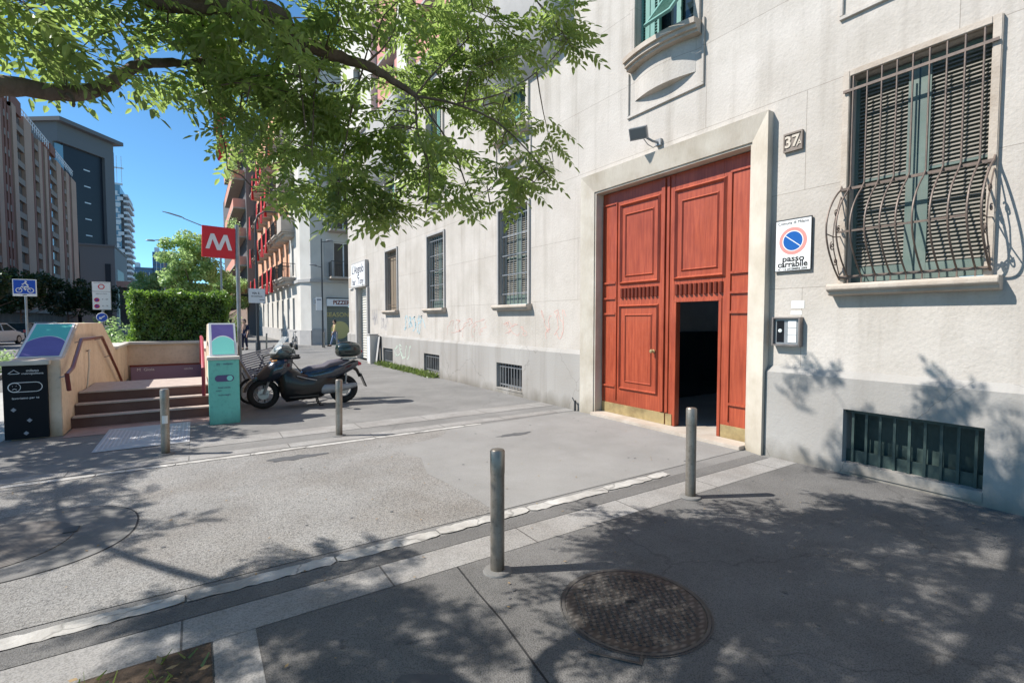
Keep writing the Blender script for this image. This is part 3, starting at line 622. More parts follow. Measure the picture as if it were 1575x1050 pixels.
q4((lip,y0,0),(6.2,y0+.001,0),(6.2,y0+.001,zt-.001),(lip,y0,zt)); q4((lip,y1,0),(6.2,y1-.001,0),(6.2,y1-.001,zt-.001),(lip,y1,zt)); q4((lip,y0,zt),(6.2,y0,zt-.001),(6.2,y1,zt-.001),(lip,y1,zt))
b.build('portal_surround','stone',mainb,fix=False)
b=MB(); b.box(5.90,6.62,3.662,6.528,.0,.055); b.build('threshold','stone2',mainb,bev=.006)
# carriage door, two leaves
DX=6.19
def mould(m,y0,y1,z0,z1,w=.055,x=DX,proud=.03):
    """raised picture-frame moulding with sloped faces"""
    O=[(y0,z0),(y1,z0),(y1,z1),(y0,z1)]; I=[(y0+w,z0+w),(y1-w,z0+w),(y1-w,z1-w),(y0+w,z1-w)]; Mi=[(y0+w*.45,z0+w*.45),(y1-w*.45,z0+w*.45),(y1-w*.45,z1-w*.45),(y0+w*.45,z1-w*.45)]
    for k in range(4):
        j=(k+1)%4; m.quad((x,*O[k]),(x,*O[j]),(x-proud,*Mi[j]),(x-proud,*Mi[k])); m.quad((x-proud,*Mi[k]),(x-proud,*Mi[j]),(x+.012,*I[j]),(x+.012,*I[k]))
def leaf(sgn):
    """sgn +1: left leaf seen from the street (Y 5.1..6.53); -1: right leaf"""
    def Y(v): return 5.10+sgn*v          # v from 0 (meeting) to 1.43
    body=MB()
    def bx(v0,v1,z0,z1,x0=DX,x1=DX+.07): body.box(x0,x1,Y(v0),Y(v1),z0,z1)
    if sgn>0: bx(.005,1.43,.055,3.92)
    else:
        bx(.005,.14,.055,3.92); bx(.96,1.43,.055,3.92); bx(.14,.96,1.97,3.92)
        bx(.14,.19,.055,1.97,DX-.012,DX+.09) ; bx(.91,.96,.055,1.97,DX-.012,DX+.09); bx(.14,.96,1.97,2.01,DX-.012,DX+.09)
    o=body.build('door_leaf','red',mainb,bev=.004)
    m=MB()
    def fm(v0,v1,z0,z1,w=.055,proud=.03): a,c=sorted((Y(v0),Y(v1))); mould(m,a,c,z0,z1,w,DX,proud)
    fm(.13,1.01,2.30,3.68,.07,.04); fm(.26,.89,2.43,3.50,.045,.022)
    if sgn>0: fm(.15,1.01,.50,1.96,.05,.035); fm(.28,.88,.63,1.80,.04,.02); 
    for zz in (2.33,2.06,1.79,.52): m.box(DX-.028,DX,Y(1.09),Y(1.39),zz,zz+.035)
    m.box(DX-.02,DX,Y(1.065),Y(1.09),.30,3.70); m.box(DX-.02,DX,Y(1.39),Y(1.41),.30,3.70); m.box(DX-.02,DX,Y(1.065),Y(1.41),3.70,3.73)
    m.box(DX-.03,DX,Y(.03),Y(.10),.25,3.9) if sgn>0 else m.box(DX-.02,DX,Y(.0),Y(.05),.25,3.9)
    m.build('moulding','red',o,bev=.003)
    f=MB()
    n=10
    for k in range(n):
        v0=.16+.83*k/n; v1=.16+.83*(k+.86)/n; a,c=sorted((Y(v0),Y(v1))); f.prism([(DX,a),(DX-.03,a+.015),(DX-.045,(a+c)/2),(DX-.03,c-.015),(DX,c)],'z',2.08,2.24)
    f.build('fluting','reddark',o,bev=.004)
    f=MB()
    if sgn>0: f.box(DX-.012,DX,Y(.01),Y(1.42),.056,.235)
    else:
        f.box(DX-.012,DX,Y(.97),Y(1.42),.056,.235); f.build('kick_plate','brass',o,bev=.003); f=MB(); f.box(DX-.012,DX,Y(.01),Y(.13),.056,.235)
    f.build('kick_plate','brass',o,bev=.003)
    if sgn>0:
        f=MB(); f.lathe([(.028,0),(.028,-.008),(.012,-.012),(.012,-.035),(.026,-.045),(.032,-.06),(.024,-.075),(.005,-.08)],18,axis='x',c=(DX-.012,Y(.235),1.20)); f.build('door_knob','brass',o,smooth=True)
    return o
leaf(1); leaf(-1)
# passage behind the wicket
b=MB(); X0,X1=6.5,13
b.quad((X0,3.4,.05),(X1,3.4,.05),(X1,3.4,4.2),(X0,3.4,4.2)); b.quad((X0,6.8,.05),(X1,6.8,.05),(X1,6.8,4.2),(X0,6.8,4.2)); b.quad((X1,3.4,.05),(X1,6.8,.05),(X1,6.8,2.7),(X1,3.4,2.7)); b.quad((X0,3.4,4.2),(X1,3.4,4.2),(X1,6.8,4.2),(X0,6.8,4.2)); b.quad((X0,3.4,.05),(X1,3.4,.05),(X1,6.8,.05),(X0,6.8,.05))  # back wall stops low; unseen gap above it added to let daylight in
b.quad((6.5,3.4,0),(6.28,3.4,0),(6.28,3.4,4.2),(6.5,3.4,4.2)); b.quad((6.5,6.8,0),(6.28,6.8,0),(6.28,6.8,4.2),(6.5,6.8,4.2)); b.quad((6.28,3.4,4.0),(6.5,3.4,4.0),(6.5,6.8,4.0),(6.28,6.8,4.0))
b.quad((6.29,3.2,0),(6.29,3.663,0),(6.29,3.663,4.2),(6.29,3.2,4.2)); b.quad((6.29,6.527,0),(6.29,7,0),(6.29,7,4.2),(6.29,6.527,4.2)); b.quad((6.29,3.2,3.93),(6.29,7,3.93),(6.29,7,4.2),(6.29,3.2,4.2))
b.build('passage','dark',mainb,fix=False)
b=MB(); b.box(11.5,11.6,3.42,6.78,.06,1.5); b.box(8.0,12.9,6.70,6.78,.06,1.45); b.build('passage_wainscot','blackglass',mainb)
# corner shop roller door
b=MB(); 
for j in range(28): z=.02+j*.11; b.prism([(6.22,z),(6.20,z+.05),(6.22,z+.104)],'y',20.26,21.74)
b.build('roller_door','shutterw',mainb)
b=MB(); b.box(5.96,6.05,20.1,20.25,0,3.08); b.box(5.96,6.05,21.75,21.9,0,3.08); b.build('shop_jamb','greyst',mainb)
# faded graffiti, one part per tag
def scribble(name,m,cy,cz,wy,wz,n,x=WX-.0025,wd=.012,seed=0):
    rr=random.Random(seed); b=MB()
    for s in range(n):
        y0=cy+wy*(s/(n-1)-.5) if n>1 else cy; pts=[]; a=rr.uniform(0,6); ph=rr.uniform(0,6); fy=rr.uniform(.4,1.1)*wy/n*1.2
        for k in range(15):
            t=k/14; pts.append((y0+fy*math.sin(ph+t*rr.choice((3,4.2)))+.25*wy/n*math.sin(9*t+a),cz+wz*.5*math.cos(a+t*4.0)*(.7+.3*math.sin(7*t+ph))))
        for (p,q) in zip(pts,pts[1:]):
            d=Vector((q[0]-p[0],q[1]-p[1])); 
            if d.length<1e-5: continue
            nn=Vector((-d.y,d.x)).normalized()*wd*rr.uniform(.4,.6); x_=x-.0004*s
            b.quad((x_,p[0]+nn.x,p[1]+nn.y),(x_,q[0]+nn.x,q[1]+nn.y),(x_,q[0]-nn.x,q[1]-nn.y),(x_,p[0]-nn.x,p[1]-nn.y))
    return b.build(name,m,mainb,fix=False)
scribble('graffiti','gred',7.75,1.62,.62,.62,5,seed=2); scribble('graffiti','gred',9.25,1.5,.7,.35,4,wd=.009,seed=3); scribble('graffiti','gred',11.6,1.5,1.9,.5,7,wd=.009,seed=4)
scribble('graffiti','gblue',15.3,1.55,1.5,.62,9,wd=.035,seed=5); scribble('graffiti','gblk',18.2,1.55,.6,.55,6,wd=.016,seed=6); scribble('graffiti','gblk',19.35,1.9,.5,.8,5,wd=.022,seed=8); scribble('graffiti','ggrn',16.2,.6,1.2,.5,5,x=PXo-.0025,wd=.03,seed=9)
# ---- things fixed on the building
t=thing('number_plate',(6.04,3.135,3.82),'small square bronze-grey house number 37 tile high on the wall, right of the portal','house number')
b=MB(); b.bevbox(6.025,6.055,3.025,3.245,3.71,3.93,.006); pl=b.build('plate','bronze',t)
b=MB(); b.box(6.012,6.03,3.025,3.245,3.91,3.93); b.box(6.012,6.03,3.025,3.245,3.71,3.73); b.box(6.012,6.03,3.025,3.04,3.73,3.91); b.box(6.012,6.03,3.23,3.245,3.73,3.91); b.build('rim','bronze',t)
b=MB(); text_mb(b,'37',.185,wallf(3.15,3.82,6.02),.004,sx=.95,bold=.004); text_mb(b,'A',.10,wallf(3.06,3.785,6.02),.004,bold=.001); b.build('numerals','stuc',t,fix=False)
t=thing('no_parking_sign',(6.04,3.11,2.6),'white rectangular passo carrabile sign with blue and faded red no-parking disc beside the door','sign')
b=MB(); b.bevbox(6.022,6.034,2.90,3.315,2.29,2.905,.004); b.build('sign_board','white',t)
b=MB(); 
for a_ in ((2.895,3.32,2.285,2.295),(2.895,3.32,2.90,2.91),(2.895,2.903,2.295,2.90),(3.312,3.32,2.295,2.90)): b.box(6.018,6.036,*a_)
b.build('border','darkmetal',t)
def disc(b,cy,cz,r,x,n=40,ry=1): b.add([(x,cy+r*ry*math.cos(2*math.pi*k/n),cz+r*math.sin(2*math.pi*k/n)) for k in range(n)],[tuple(range(n))])
b=MB(); disc(b,3.108,2.645,.162,6.0205); b.build('red_ring','palered',t,fix=False)
b=MB(); disc(b,3.108,2.645,.122,6.0195); b.build('white_ring','white',t,fix=False)
b=MB(); disc(b,3.108,2.645,.112,6.0185); b.build('blue_disc','bluesgn',t,fix=False)
b=MB(); b.at(frame((6.0175,3.108,2.645),(0,-math.cos(R(-38)),math.sin(R(-38))),(0,math.sin(R(-38))*-1,math.cos(R(-38))))); b.quad((-.118,-.018,0),(.118,-.018,0),(.118,.018,0),(-.118,.018,0)); b.build('slash','white',t,fix=False)
b=MB(); text_mb(b,'Comune di Milano',.052,wallf(3.108,2.862,6.020),.0005,sx=.93); text_mb(b,'passo',.10,wallf(3.10,2.435,6.020),.0005,bold=.0022,sx=1.15); text_mb(b,'carrabile',.10,wallf(3.108,2.368,6.020),.0005,bold=.0022,sx=1.0); text_mb(b,'N. - 13 DICEMBRE 2004',.034,wallf(3.108,2.312,6.020),.0005,bold=.0006); b.build('lettering','rubber',t,fix=False)
t=thing('intercom',(6.04,3.14,1.55),'bronze framed intercom with camera and three white name buttons, right of the portal','intercom')
b=MB(); X=5.965
b.box(X,6.05,2.975,2.995,1.385,1.735); b.box(X,6.05,3.29,3.31,1.385,1.735); b.box(X,6.05,2.995,3.29,1.715,1.735); b.box(X,6.05,2.995,3.29,1.385,1.405); b.build('hood','icase',t,bev=.003)
b=MB(); b.box(6.0,6.045,2.997,3.288,1.407,1.713); b.build('faceplate','metal',t)
b=MB(); b.box(5.996,6.001,3.175,3.262,1.43,1.69); b.build('speaker_panel','black',t)
b=MB(); b.lathe([(.022,0),(.022,-.008),(.012,-.012)],20,axis='x',c=(5.996,3.218,1.57)); b.build('camera_lens','lens',t,smooth=True)
for z in (1.43,1.52,1.61): b=MB(); b.bevbox(5.994,6.002,3.03,3.125,z,z+.082,.002); b.build('name_button','clear',t)
for (y,z,yy,zz,lb,tx) in ((3.02,1.885,.10,.075,'white paper notice with purple heading taped above the intercom','NOTE'),(3.04,1.785,.085,.04,'small blank white paper strip directly above the intercom',None)):
    t=thing('paper_notice',(6.045,y,z),lb,'notice'); b=MB(); b.box(6.046,6.0485,y-yy*.5,y+yy,z-zz*.6,z+zz*.6); b.build('sheet','paper',t)
    b=MB()
    for k in range(3 if tx else 1): b.box(6.0448,6.0455,y-yy*.4,y+yy*(.8-.2*k),z+.015-k*.022,z+.018-k*.022)
    b.build('print','greyprint',t)
# floodlight
t=thing('floodlight',(6.04,5.2,4.42),'small grey floodlight on a bracket above the red door','floodlight')
b=MB(); b.box(6.0,6.05,5.10,5.20,4.36,4.46); b.tube([(6.02,5.15,4.41),(5.92,5.18,4.42),(5.86,5.22,4.46),(5.80,5.26,4.50)],.018,8); b.tube([(6.02,5.16,4.38),(5.94,5.19,4.33),(5.88,5.24,4.38),(5.82,5.27,4.46)],.006,6); b.build('bracket','metal',t,smooth=True)
b=MB(); b.at(Matrix.Translation((5.74,5.30,4.54))@Matrix.Rotation(R(25),4,'Z')@Matrix.Rotation(R(-28),4,'Y')); b.bevbox(-.04,.04,-.135,.135,-.09,.09,.01)
for k in range(7): b.box(.035,.06,-.09+k*.03,-.082+k*.03,-.055,.055)
b.build('housing','metal',t); b.v=[];b.f=[]; b.box(-.046,-.041,-.115,.115,-.07,.07); b.build('lamp_glass','lampglass',t)
# shop sign above roller door
t=thing('shop_sign',(6.0,21.2,3.6),'square white lightbox sign above the cream roller door at the building corner','shop sign')
b=MB(); b.bevbox(5.90,6.045,20.15,22.25,3.1,4.18,.01); b.build('sign_box','greyst',t); b=MB(); b.box(5.893,5.899,20.22,22.18,3.17,4.11); b.build('sign_face','white',t)
b=MB(); text_mb(b,"L'Angolo",.52,wallf(21.2,3.86,5.89),.001,sx=.95,bold=.006); text_mb(b,'di',.26,wallf(21.2,3.56,5.89),.001); text_mb(b,'bar   Tony',.40,wallf(21.2,3.34,5.89),.001,bold=.004); b.build('lettering','navy',t,fix=False)
t=thing('wall_plaque',(6.0,22.8,3.5),'small pale plaque on the wall left of the corner shop sign','plaque'); b=MB(); b.bevbox(5.98,6.045,22.5,23.0,3.1,3.65,.008); b.build('board','white',t)
b=MB(); b.bevbox(5.975,5.98,22.53,22.97,3.13,3.62,.002); b.build('face','stone2',t)
# utility boxes against the wall
t=thing('utility_cabinet',(5.8,18.95,0),'narrow pale graffitied cabinet standing against the wall left of the last cellar window','cabinet')
b=MB(); b.bevbox(5.66,5.98,18.8,19.15,0,1.12,.015); b.build('cabinet_body','creamb',t); b=MB(); b.bevbox(5.63,5.98,18.77,19.18,1.12,1.16,.01); b.build('cabinet_lid','greyst',t); b=MB(); b.box(5.655,5.66,18.84,19.11,.08,1.05); b.build('cabinet_door','twhite',t)
t=thing('board',(5.9,18.5,0),'dark flat board leaning on the wall beside the pale cabinet','board'); b=MB(); b.prism([(5.80,0),(5.84,0),(5.975,1.08),(5.935,1.08)],'y',18.40,18.62); b.build('panel','darkmetal',t); b=MB(); b.prism([(5.795,.02),(5.80,.02),(5.93,1.06),(5.925,1.06)],'y',18.42,18.60); b.build('panel_face','greyst',t)
t=thing('wheel_guard',(5.9,7.0,0),'small iron post stop at the left foot of the portal','wheel guard'); b=MB(); b.tube([(5.93,6.97,0),(5.93,6.97,.2)],.02,8); b.tube([(5.93,6.97,.16),(5.93,7.05,.24)],.012,6); b.build('post','darkmetal',t,smooth=True)
# ================================================================== BOLLARDS
def bollard(loc,label,h=.83,r=.048):
    t=thing('bollard',loc,label,'bollard','steel bollards along the driveway' if h>.7 else None,local=True)
    t.rotation_euler=(R(random.uniform(-1.2,1.2)),R(random.uniform(-1.2,1.2)),random.uniform(0,.6) if 'sticker' not in label else 0)
    b=MB(); b.lathe([(r,0),(r,h-.16)],28); b.build('post','steel',t,smooth=True)
    b=MB(); b.lathe([(r+.002,h-.159),(r+.002,h-.012),(r-.006,h),(.001,h+.003)],28); b.build('cap','steel',t,smooth=True)
    b=MB(); b.lathe([(r+.05,0.001),(r+.045,.012),(r+.002,.018)],28); b.build('base_flange','conc',t,smooth=True)
    return t
bollard((3.95,2.94,.004),'clean steel bollard on the near pavement in front of the open wicket and red door',h=.86)
bollard((1.68,2.77,.0),'nearest steel bollard, standing just behind the round manhole cover',h=.83)
bollard((1.74,7.35,.0),'steel bollard with scraped pale top, in front of the parked scooter')
bb=bollard((-.35,7.54,.0),'steel bollard with a white sticker, in front of the metro steps')
b=MB()
for k in range(6):
    a0=R(-125+k*12); a1=R(-125+(k+1)*12); r=.0505; b.quad((r*math.cos(a0),r*math.sin(a0),.40),(r*math.cos(a1),r*math.sin(a1),.40),(r*math.cos(a1),r*math.sin(a1),.50),(r*math.cos(a0),r*math.sin(a0),.50))
b.build('sticker','paper',bb,fix=False)
for k,(x,y,l) in enumerate(((6.6,31.2,'thin grey bollard at the far corner, left of the walking person'),(7.2,30.6,'thin grey bollard at the far corner, right beside the walking person'),(3.4,31,'thin grey bollard at the side street, left of the scooter screen'))): 
    t=bollard((x,y,0),l,h=.95,r=.045); t['group']='grey bollards at the far corner'
# ================================================================== METRO ENTRANCE
me=thing('metro_entrance',(-.7,9.4,0),'cream walled metro stair entrance with sloping coloured caps, brown steps and red handrails','metro entrance')
# side profile of the left wall (Y,Z), thickness X
LW=(-2.22,-1.66)
prof=[(9.55,0),(9.55,1.12),(9.85,1.14),(11.0,1.64),(13.5,1.64),(15.4,.98),(18.2,.98),(18.2,-3),(12.1,-3),(12.1,0)]
b=MB(); b.prism(prof,'x',LW[0],LW[1]); b.build('left_wall','cream',me,bev=.01)
b=MB(); b.prism([(9.55,0),(9.55,1.12),(9.8,1.14),(10.7,1.62),(11.6,1.62),(13.2,.98),(18.2,.98),(18.2,-3),(12.1,-3),(12.1,0)],'x',.20,.56); b.build('right_wall','cream',me,bev=.01)
b=MB(); b.box(LW[1],.20,18.0,18.3,-3,.98); b.build('back_wall','cream',me)
b=MB(); b.box(-1.78,.32,17.9,18.4,.98,1.06); b.box(-2.26,-1.6,15.4,17.9,.98,1.05); b.box(.16,.6,13.2,17.9,.98,1.05); b.build('coping','coping',me,bev=.01)
b=MB(); b.box(-1.6,.18,17.93,17.998,-.2,.33); b.build('sign_band','mauve',me); b=MB(); b.box(-1.62,.19,17.92,17.999,.33,.38); b.build('sign_rail','rail',me)
b=MB(); text_mb(b,'M  Gioia',.12,frontf(-1.25,.24,17.925),.001); text_mb(b,'uscita',.10,frontf(-.2,.22,17.925),.001); b.build('sign_lettering','white',me,fix=False)
b=MB(); b.quad((-1.62,12.1,0),(.16,12.1,0),(.16,12.1,-3),(-1.62,12.1,-3))
for j in range(10): b.box(-1.62,.16,12.35+j*.3,12.65+j*.3,-.05-j*.17-.17+.48-.17,-.05-j*.17+.48-.17) 
b.quad((-1.62,12.1,-3),(.16,12.1,-3),(.16,18,-3),(-1.62,18,-3)); b.build('stairwell','step',me,fix=False)
st=MB(); st.box(-1.66,.20,10.7,12.35,0,.48); st.box(-1.66,.20,10.4,10.7,0,.32); st.box(-1.66,.20,10.1,10.4,0,.16); st.box(-1.66,.2,12.1,12.35,-.2,0)
st.build('steps','step',me)
for k,(y,z) in enumerate(((10.1,.16),(10.4,.32),(10.7,.48))):
    b=MB(); b.bevbox(-1.64,.18,y-.03,y+.14,z+.001,z+.028,.006); b.build('nosing','nosing',me)
b=MB(); b.box(-1.64,.18,10.84,12.3,.481,.49); b.build('landing_slab','nosing',me)
M['apron']=mat('apron_paving',(.27,.19,.17),.85,c2=(.33,.24,.22),scale=4)
sheet('step_apron','apron',rect(-1.64,.18,9.35,10.1),.006)
b=MB(); b.quad((-1.15,8.1,.008),(-.1,8.1,.008),(-.1,9.7,.008),(-1.15,9.7,.008)); tag(b.build('tactile_paving','tactile',fix=False),kind='structure')
M['tact2']=mat('tactile_ridge',(.50,.50,.51),.8)
b=MB()
for k in range(9):
    i=k*.05; x0,x1,y0,y1=-1.12+i,-.13-i,8.13+i,9.67-i
    if x1-x0<.05: break
    for q in ((x0,x1,y0,y0+.018),(x0,x1,y1-.018,y1),(x0,x0+.018,y0+.018,y1-.018),(x1-.018,x1,y0+.018,y1-.018)): b.box(*q,.008,.013)
tag(b.build('tactile_ridges','tact2'),kind='structure')
# left pylon
b=MB(); b.box(-2.26,-1.80,9.50,9.548,.02,1.06); bp=b.build('black_panel','black',me)
b=MB(); b.box(-2.28,-1.76,9.44,9.60,1.065,1.125); b.build('pylon_cap','coping',me,bev=.008)
def txt(parent,name,m,items,y):
    b=MB()
    for s,sz,x,z in items: text_mb(b,s,sz,frontf(x,z,y),.0008)
    return b.build(name,m,parent,fix=False)
txt(bp,'lettering','white',[('milano',.05,-1.95,.985),('metropolitana',.04,-1.95,.945),('lavoriamo per te',.042,-2.03,.60)],9.498)
def pill(b,cx,cz,w,h,y,n=12,solid=True,t=.008):
    def outline(w,h):
        r=h/2; o=[]
        for k in range(n+1): a=-math.pi/2+math.pi*k/n; o.append((cx+w/2-r+r*math.cos(a),cz+r*math.sin(a)))
        for k in range(n+1): a=math.pi/2+math.pi*k/n; o.append((cx-w/2+r+r*math.cos(a),cz+r*math.sin(a)))
        return o
    O=outline(w,h)
    if solid: b.add([(p[0],y,p[1]) for p in O],[tuple(range(len(O)))]); return
    I=outline(w-2*t,h-2*t); m=len(O); b.add([(p[0],y,p[1]) for p in O]+[(p[0],y,p[1]) for p in I],[(k,(k+1)%m,(k+1)%m+m,k+m) for k in range(m)])
b=MB(); pill(b,-2.03,.755,.36,.14,9.496,solid=False); pill(b,-2.14,.755,.13,.13,9.495,solid=False,t=.006)
b.at(frontf(-2.14,.755,9.495)); 
b.tube([(-.022,-.03,0),(0,-.018,0),(.022,-.03,0)],.004,4); b.tube([(-.02,.018,0),(-.018,.02,0)],.007,5); b.tube([(.02,.018,0),(.018,.02,0)],.007,5)
b.at(frontf(-2.14,.97,9.495)); b.tube([(-.06,-.02,0),(0,.03,0),(.06,-.02,0)],.004,4); b.tube([(-.05,-.025,0),(.05,-.025,0)],.004,4); b.build('icon','white',bp,fix=False)
b=MB()
for (x,z) in ((-2.16,.44),(-2.0,.28),(-2.04,.10)):
    b.at(frontf(x,z,9.497)); b.add([(-.03,0,0),(0,-.03,0),(.03,0,0),(0,.03,0)],[(0,1,2,3)])
b.build('mark','greyprint',bp,fix=False)
# sloping cap panels: arc print
def slope_panel(x0,x1,ya,za,yb,zb,mtop,mbot,parent):
    n=Vector((0,-(zb-za),(yb-ya))).normalized(); L=math.hypot(yb-ya,zb-za); o=Vector((x0,ya,za))+n*.004; m=frame(o,(1,0,0),(0,(yb-ya),(zb-za))); W=x1-x0
    b=MB().at(m); b.quad((.0,.0,0),(W,0,0),(W,L,0),(0,L,0)); b.build('cap_frame','white',parent,fix=False)
    b=MB().at(m); b.quad((.03,.03,.002),(W-.03,.03,.002),(W-.03,L-.03,.002),(.03,L-.03,.002)); b.build('cap_panel',mtop,parent,fix=False)
    b=MB().at(m); N=16; arc=[(.03+(W-.06)*k/N,.42*L+.16*L*math.sin(math.pi*k/N)**.8,.006) for k in range(N+1)]
    b.add([(p[0],p[1]+.02,.004) for p in arc]+[(W-.03,.3*L,.004),(.03,.3*L,.004)],[tuple(range(N+3))]); b.build('cap_arc_edge','white',parent,fix=False)
    b=MB().at(m); b.add(arc+[(W-.03,.03,.006),(.03,.03,.006)],[tuple(range(N+3))]); b.build('cap_arc',mbot,parent,fix=False)
slope_panel(-2.2,-1.70,9.86,1.145,10.98,1.64,'teal2','purple',me)
slope_panel(.20,.58,9.398,1.10,9.74,1.645,'purple','mint2',me)
# right mint pylon
b=MB(); b.box(.165,.60,9.22,9.56,.0,1.05); mp_=b.build('mint_pylon','mint',me,bev=.006)
b=MB(); b.box(.150,.615,9.20,9.58,1.05,1.10); b.build('pylon_cap','coping',me,bev=.006)
b=MB(); b.prism([(9.40,1.10),(9.74,1.64),(10.0,1.64),(10.0,1.10)],'x',.195,.585); b.build('pylon_crown','white',me)
b=MB(); pill(b,.385,.75,.27,.105,9.213); b.build('switch_icon','purple2',mp_,fix=False)
b=MB(); pill(b,.46,.75,.085,.085,9.2115); b.build('switch_knob','mint2',mp_,fix=False)
txt(mp_,'lettering','purple2',[('M',.06,.30,.975),('milano',.05,.44,.985),('linea verde',.04,.38,.60),('scopri',.034,.30,.55),('buon viaggio',.034,.38,.48)],9.2125)
# handrails
b=MB(); r=.028; X=-1.56
b.tube([(X,9.45,.68),(X,9.35,.92),(X,9.75,.98),(X,10.5,1.38),(X,12.6,1.36),(X,14.6,.55),(X,15.6,.1)],r,10); b.build('handrail','rail',me,smooth=True)
b=MB()
for (y,z) in ((9.45,.9),(10.6,1.36),(12.5,1.34),(13.6,.93)): b.tube([(X,y,z),(-1.66,y,z-.03)],.009,6)
b.build('handrail_bracket','metal',me)
b=MB(); X=.10; b.tube([(X,9.75,.42),(X,9.6,.9),(X,10.1,1.18),(X,10.7,1.36),(X,11.8,1.36),(X,13.4,.7)],r,10); b.build('handrail','rail2',me,smooth=True)
b=MB(); X=-1.6; b.tube([(X-.04,11.4,.48),(X,11.4,.9),(X,11.4,1.12),(X,11.5,1.16),(X-.05,11.6,1.14)],.014,8); b.build('grab_rail','coping',me,smooth=True)
# M sign
t=thing('metro_sign',(.80,12.0,0),'square red metro sign with white letter M on a grey pole','sign')
b=MB(); b.lathe([(.04,0),(.04,3.72)],16,c=(.80,12.0,0)); b.build('pole','metal',t,smooth=True)
b=MB(); b.at(Matrix.Translation((.46,12.0,3.32))@Matrix.Rotation(R(4),4,'Z')@Matrix.Rotation(R(1.5),4,'Y')); b.bevbox(-.30,.30,-.05,.05,-.32,.32,.008); sb=b.build('sign_box','redsign',t)
mm=Matrix.Translation((.46,12.0,3.32))@Matrix.Rotation(R(4),4,'Z')@Matrix.Rotation(R(1.5),4,'Y')
b=MB()
def stroke(p,q,w):
    p=Vector(p);q=Vector(q); n_=Vector((w/2,0)); b.add([(p.x-w/2,-.054,p.y),(p.x+w/2,-.054,p.y),(q.x+w/2,-.054,q.y),(q.x-w/2,-.054,q.y)],[(0,1,2,3)])
b.at(mm); W=.075
b.add([(x,-.0545,z) for x,z in ((-.24,-.15),(-.17,-.15),(-.115,.05),(-.035,-.165),(.035,-.165),(.115,.05),(.17,-.15),(.24,-.15),(.15,.165),(.085,.165),(0,-.06),(-.085,.165),(-.15,.165))],[(0,1,2,11,12),(2,3,4,10,11) ,(4,5,8,9,10),(5,6,7,8)]); b.build('letter','white',t,fix=False)
b=MB(); b.box(.72,.80,11.98,12.02,3.05,3.09); b.box(.72,.80,11.98,12.02,3.55,3.59); b.build('bracket','metal',t)
# ================================================================== HEDGE
def leafcloud(b,N,pos,nrm=None,size=.05,rng=RNG,aspect=.55):
    """N quads with random orientation (biased to nrm), appended as arrays"""
    d=rng.normal(size=(N,3)); 
    if nrm is not None: d=d*.7+nrm
    d/=np.linalg.norm(d,axis=1)[:,None]; a=rng.normal(size=(N,3)); u=np.cross(d,a); u/=np.linalg.norm(u,axis=1)[:,None]; v=np.cross(d,u)
    s=size*(.6+.8*rng.random(N))[:,None]; p0=pos-u*s; p1=pos+v*s*aspect; p2=pos+u*s; p3=pos-v*s*aspect
    b.append(np.stack([p0,p1,p2,p3],1).reshape(-1,3))
def cloud_mesh(name,arrs,m,parent=None,extra=None):
    V=np.concatenate(arrs).astype(np.float32); n=len(V)//4; mesh=bpy.data.meshes.new(name)
    mesh.vertices.add(len(V)); mesh.vertices.foreach_set('co',V.ravel()); mesh.loops.add(4*n); mesh.loops.foreach_set('vertex_index',np.arange(4*n,dtype=np.int32)); mesh.polygons.add(n)
    mesh.polygons.foreach_set('loop_start',np.arange(0,4*n,4,dtype=np.int32)); mesh.polygons.foreach_set('loop_total',np.full(n,4,dtype=np.int32)); mesh.update(calc_edges=True); mesh.materials.append(M[m])
    o=bpy.data.objects.new(name,mesh); COL.objects.link(o)
    if parent is not None: par(o,parent)
    return o
t=thing('hedge',(-.4,18.9,0),'box-trimmed green hedge behind the metro entrance wall','hedge')
arr=[]; X0,X1,Yh0,Yh1,Z0,Z1=-1.62,.92,18.35,19.7,.8,2.55; c=np.array([(X0+X1)/2,(Yh0+Yh1)/2,(Z0+Z1)/2]); h=np.array([(X1-X0)/2,(Yh1-Yh0)/2,(Z1-Z0)/2])
for ax,sg,N in ((1,-1,7000),(2,1,4500),(0,1,3000),(0,-1,3000)):
    q=RNG.uniform(-1,1,size=(N,3)); q[:,ax]=sg*(1-.10*RNG.random(N)**2/ h[ax]*1.5); pos=c+q*h; wob=.06*np.sin(pos[:,0]*5+pos[:,2]*4)+.05*np.sin(pos[:,0]*11-pos[:,2]*9+pos[:,1]*5); pos[:,ax]+=sg*wob+RNG.normal(size=N)*.03
    nn=np.zeros((N,3)); nn[:,ax]=sg*.6; nn[:,2]+=.3; leafcloud(arr,N,pos,nn,.04)
cloud_mesh('foliage',arr,'hedge',t); b=MB(); b.box(X0+.12,X1-.12,Yh0+.12,Yh1-.12,Z0,Z1-.12); b.build('shade_core','hedgein',t); b=MB()  # near-black box inside the leaves stands in for the hedge's inner shade
for x in (-1.2,-.6,0,.5): b.tube([(x,19,0),(x+.05,19,.9)],.03,6)
b.build('stems','bark',t)
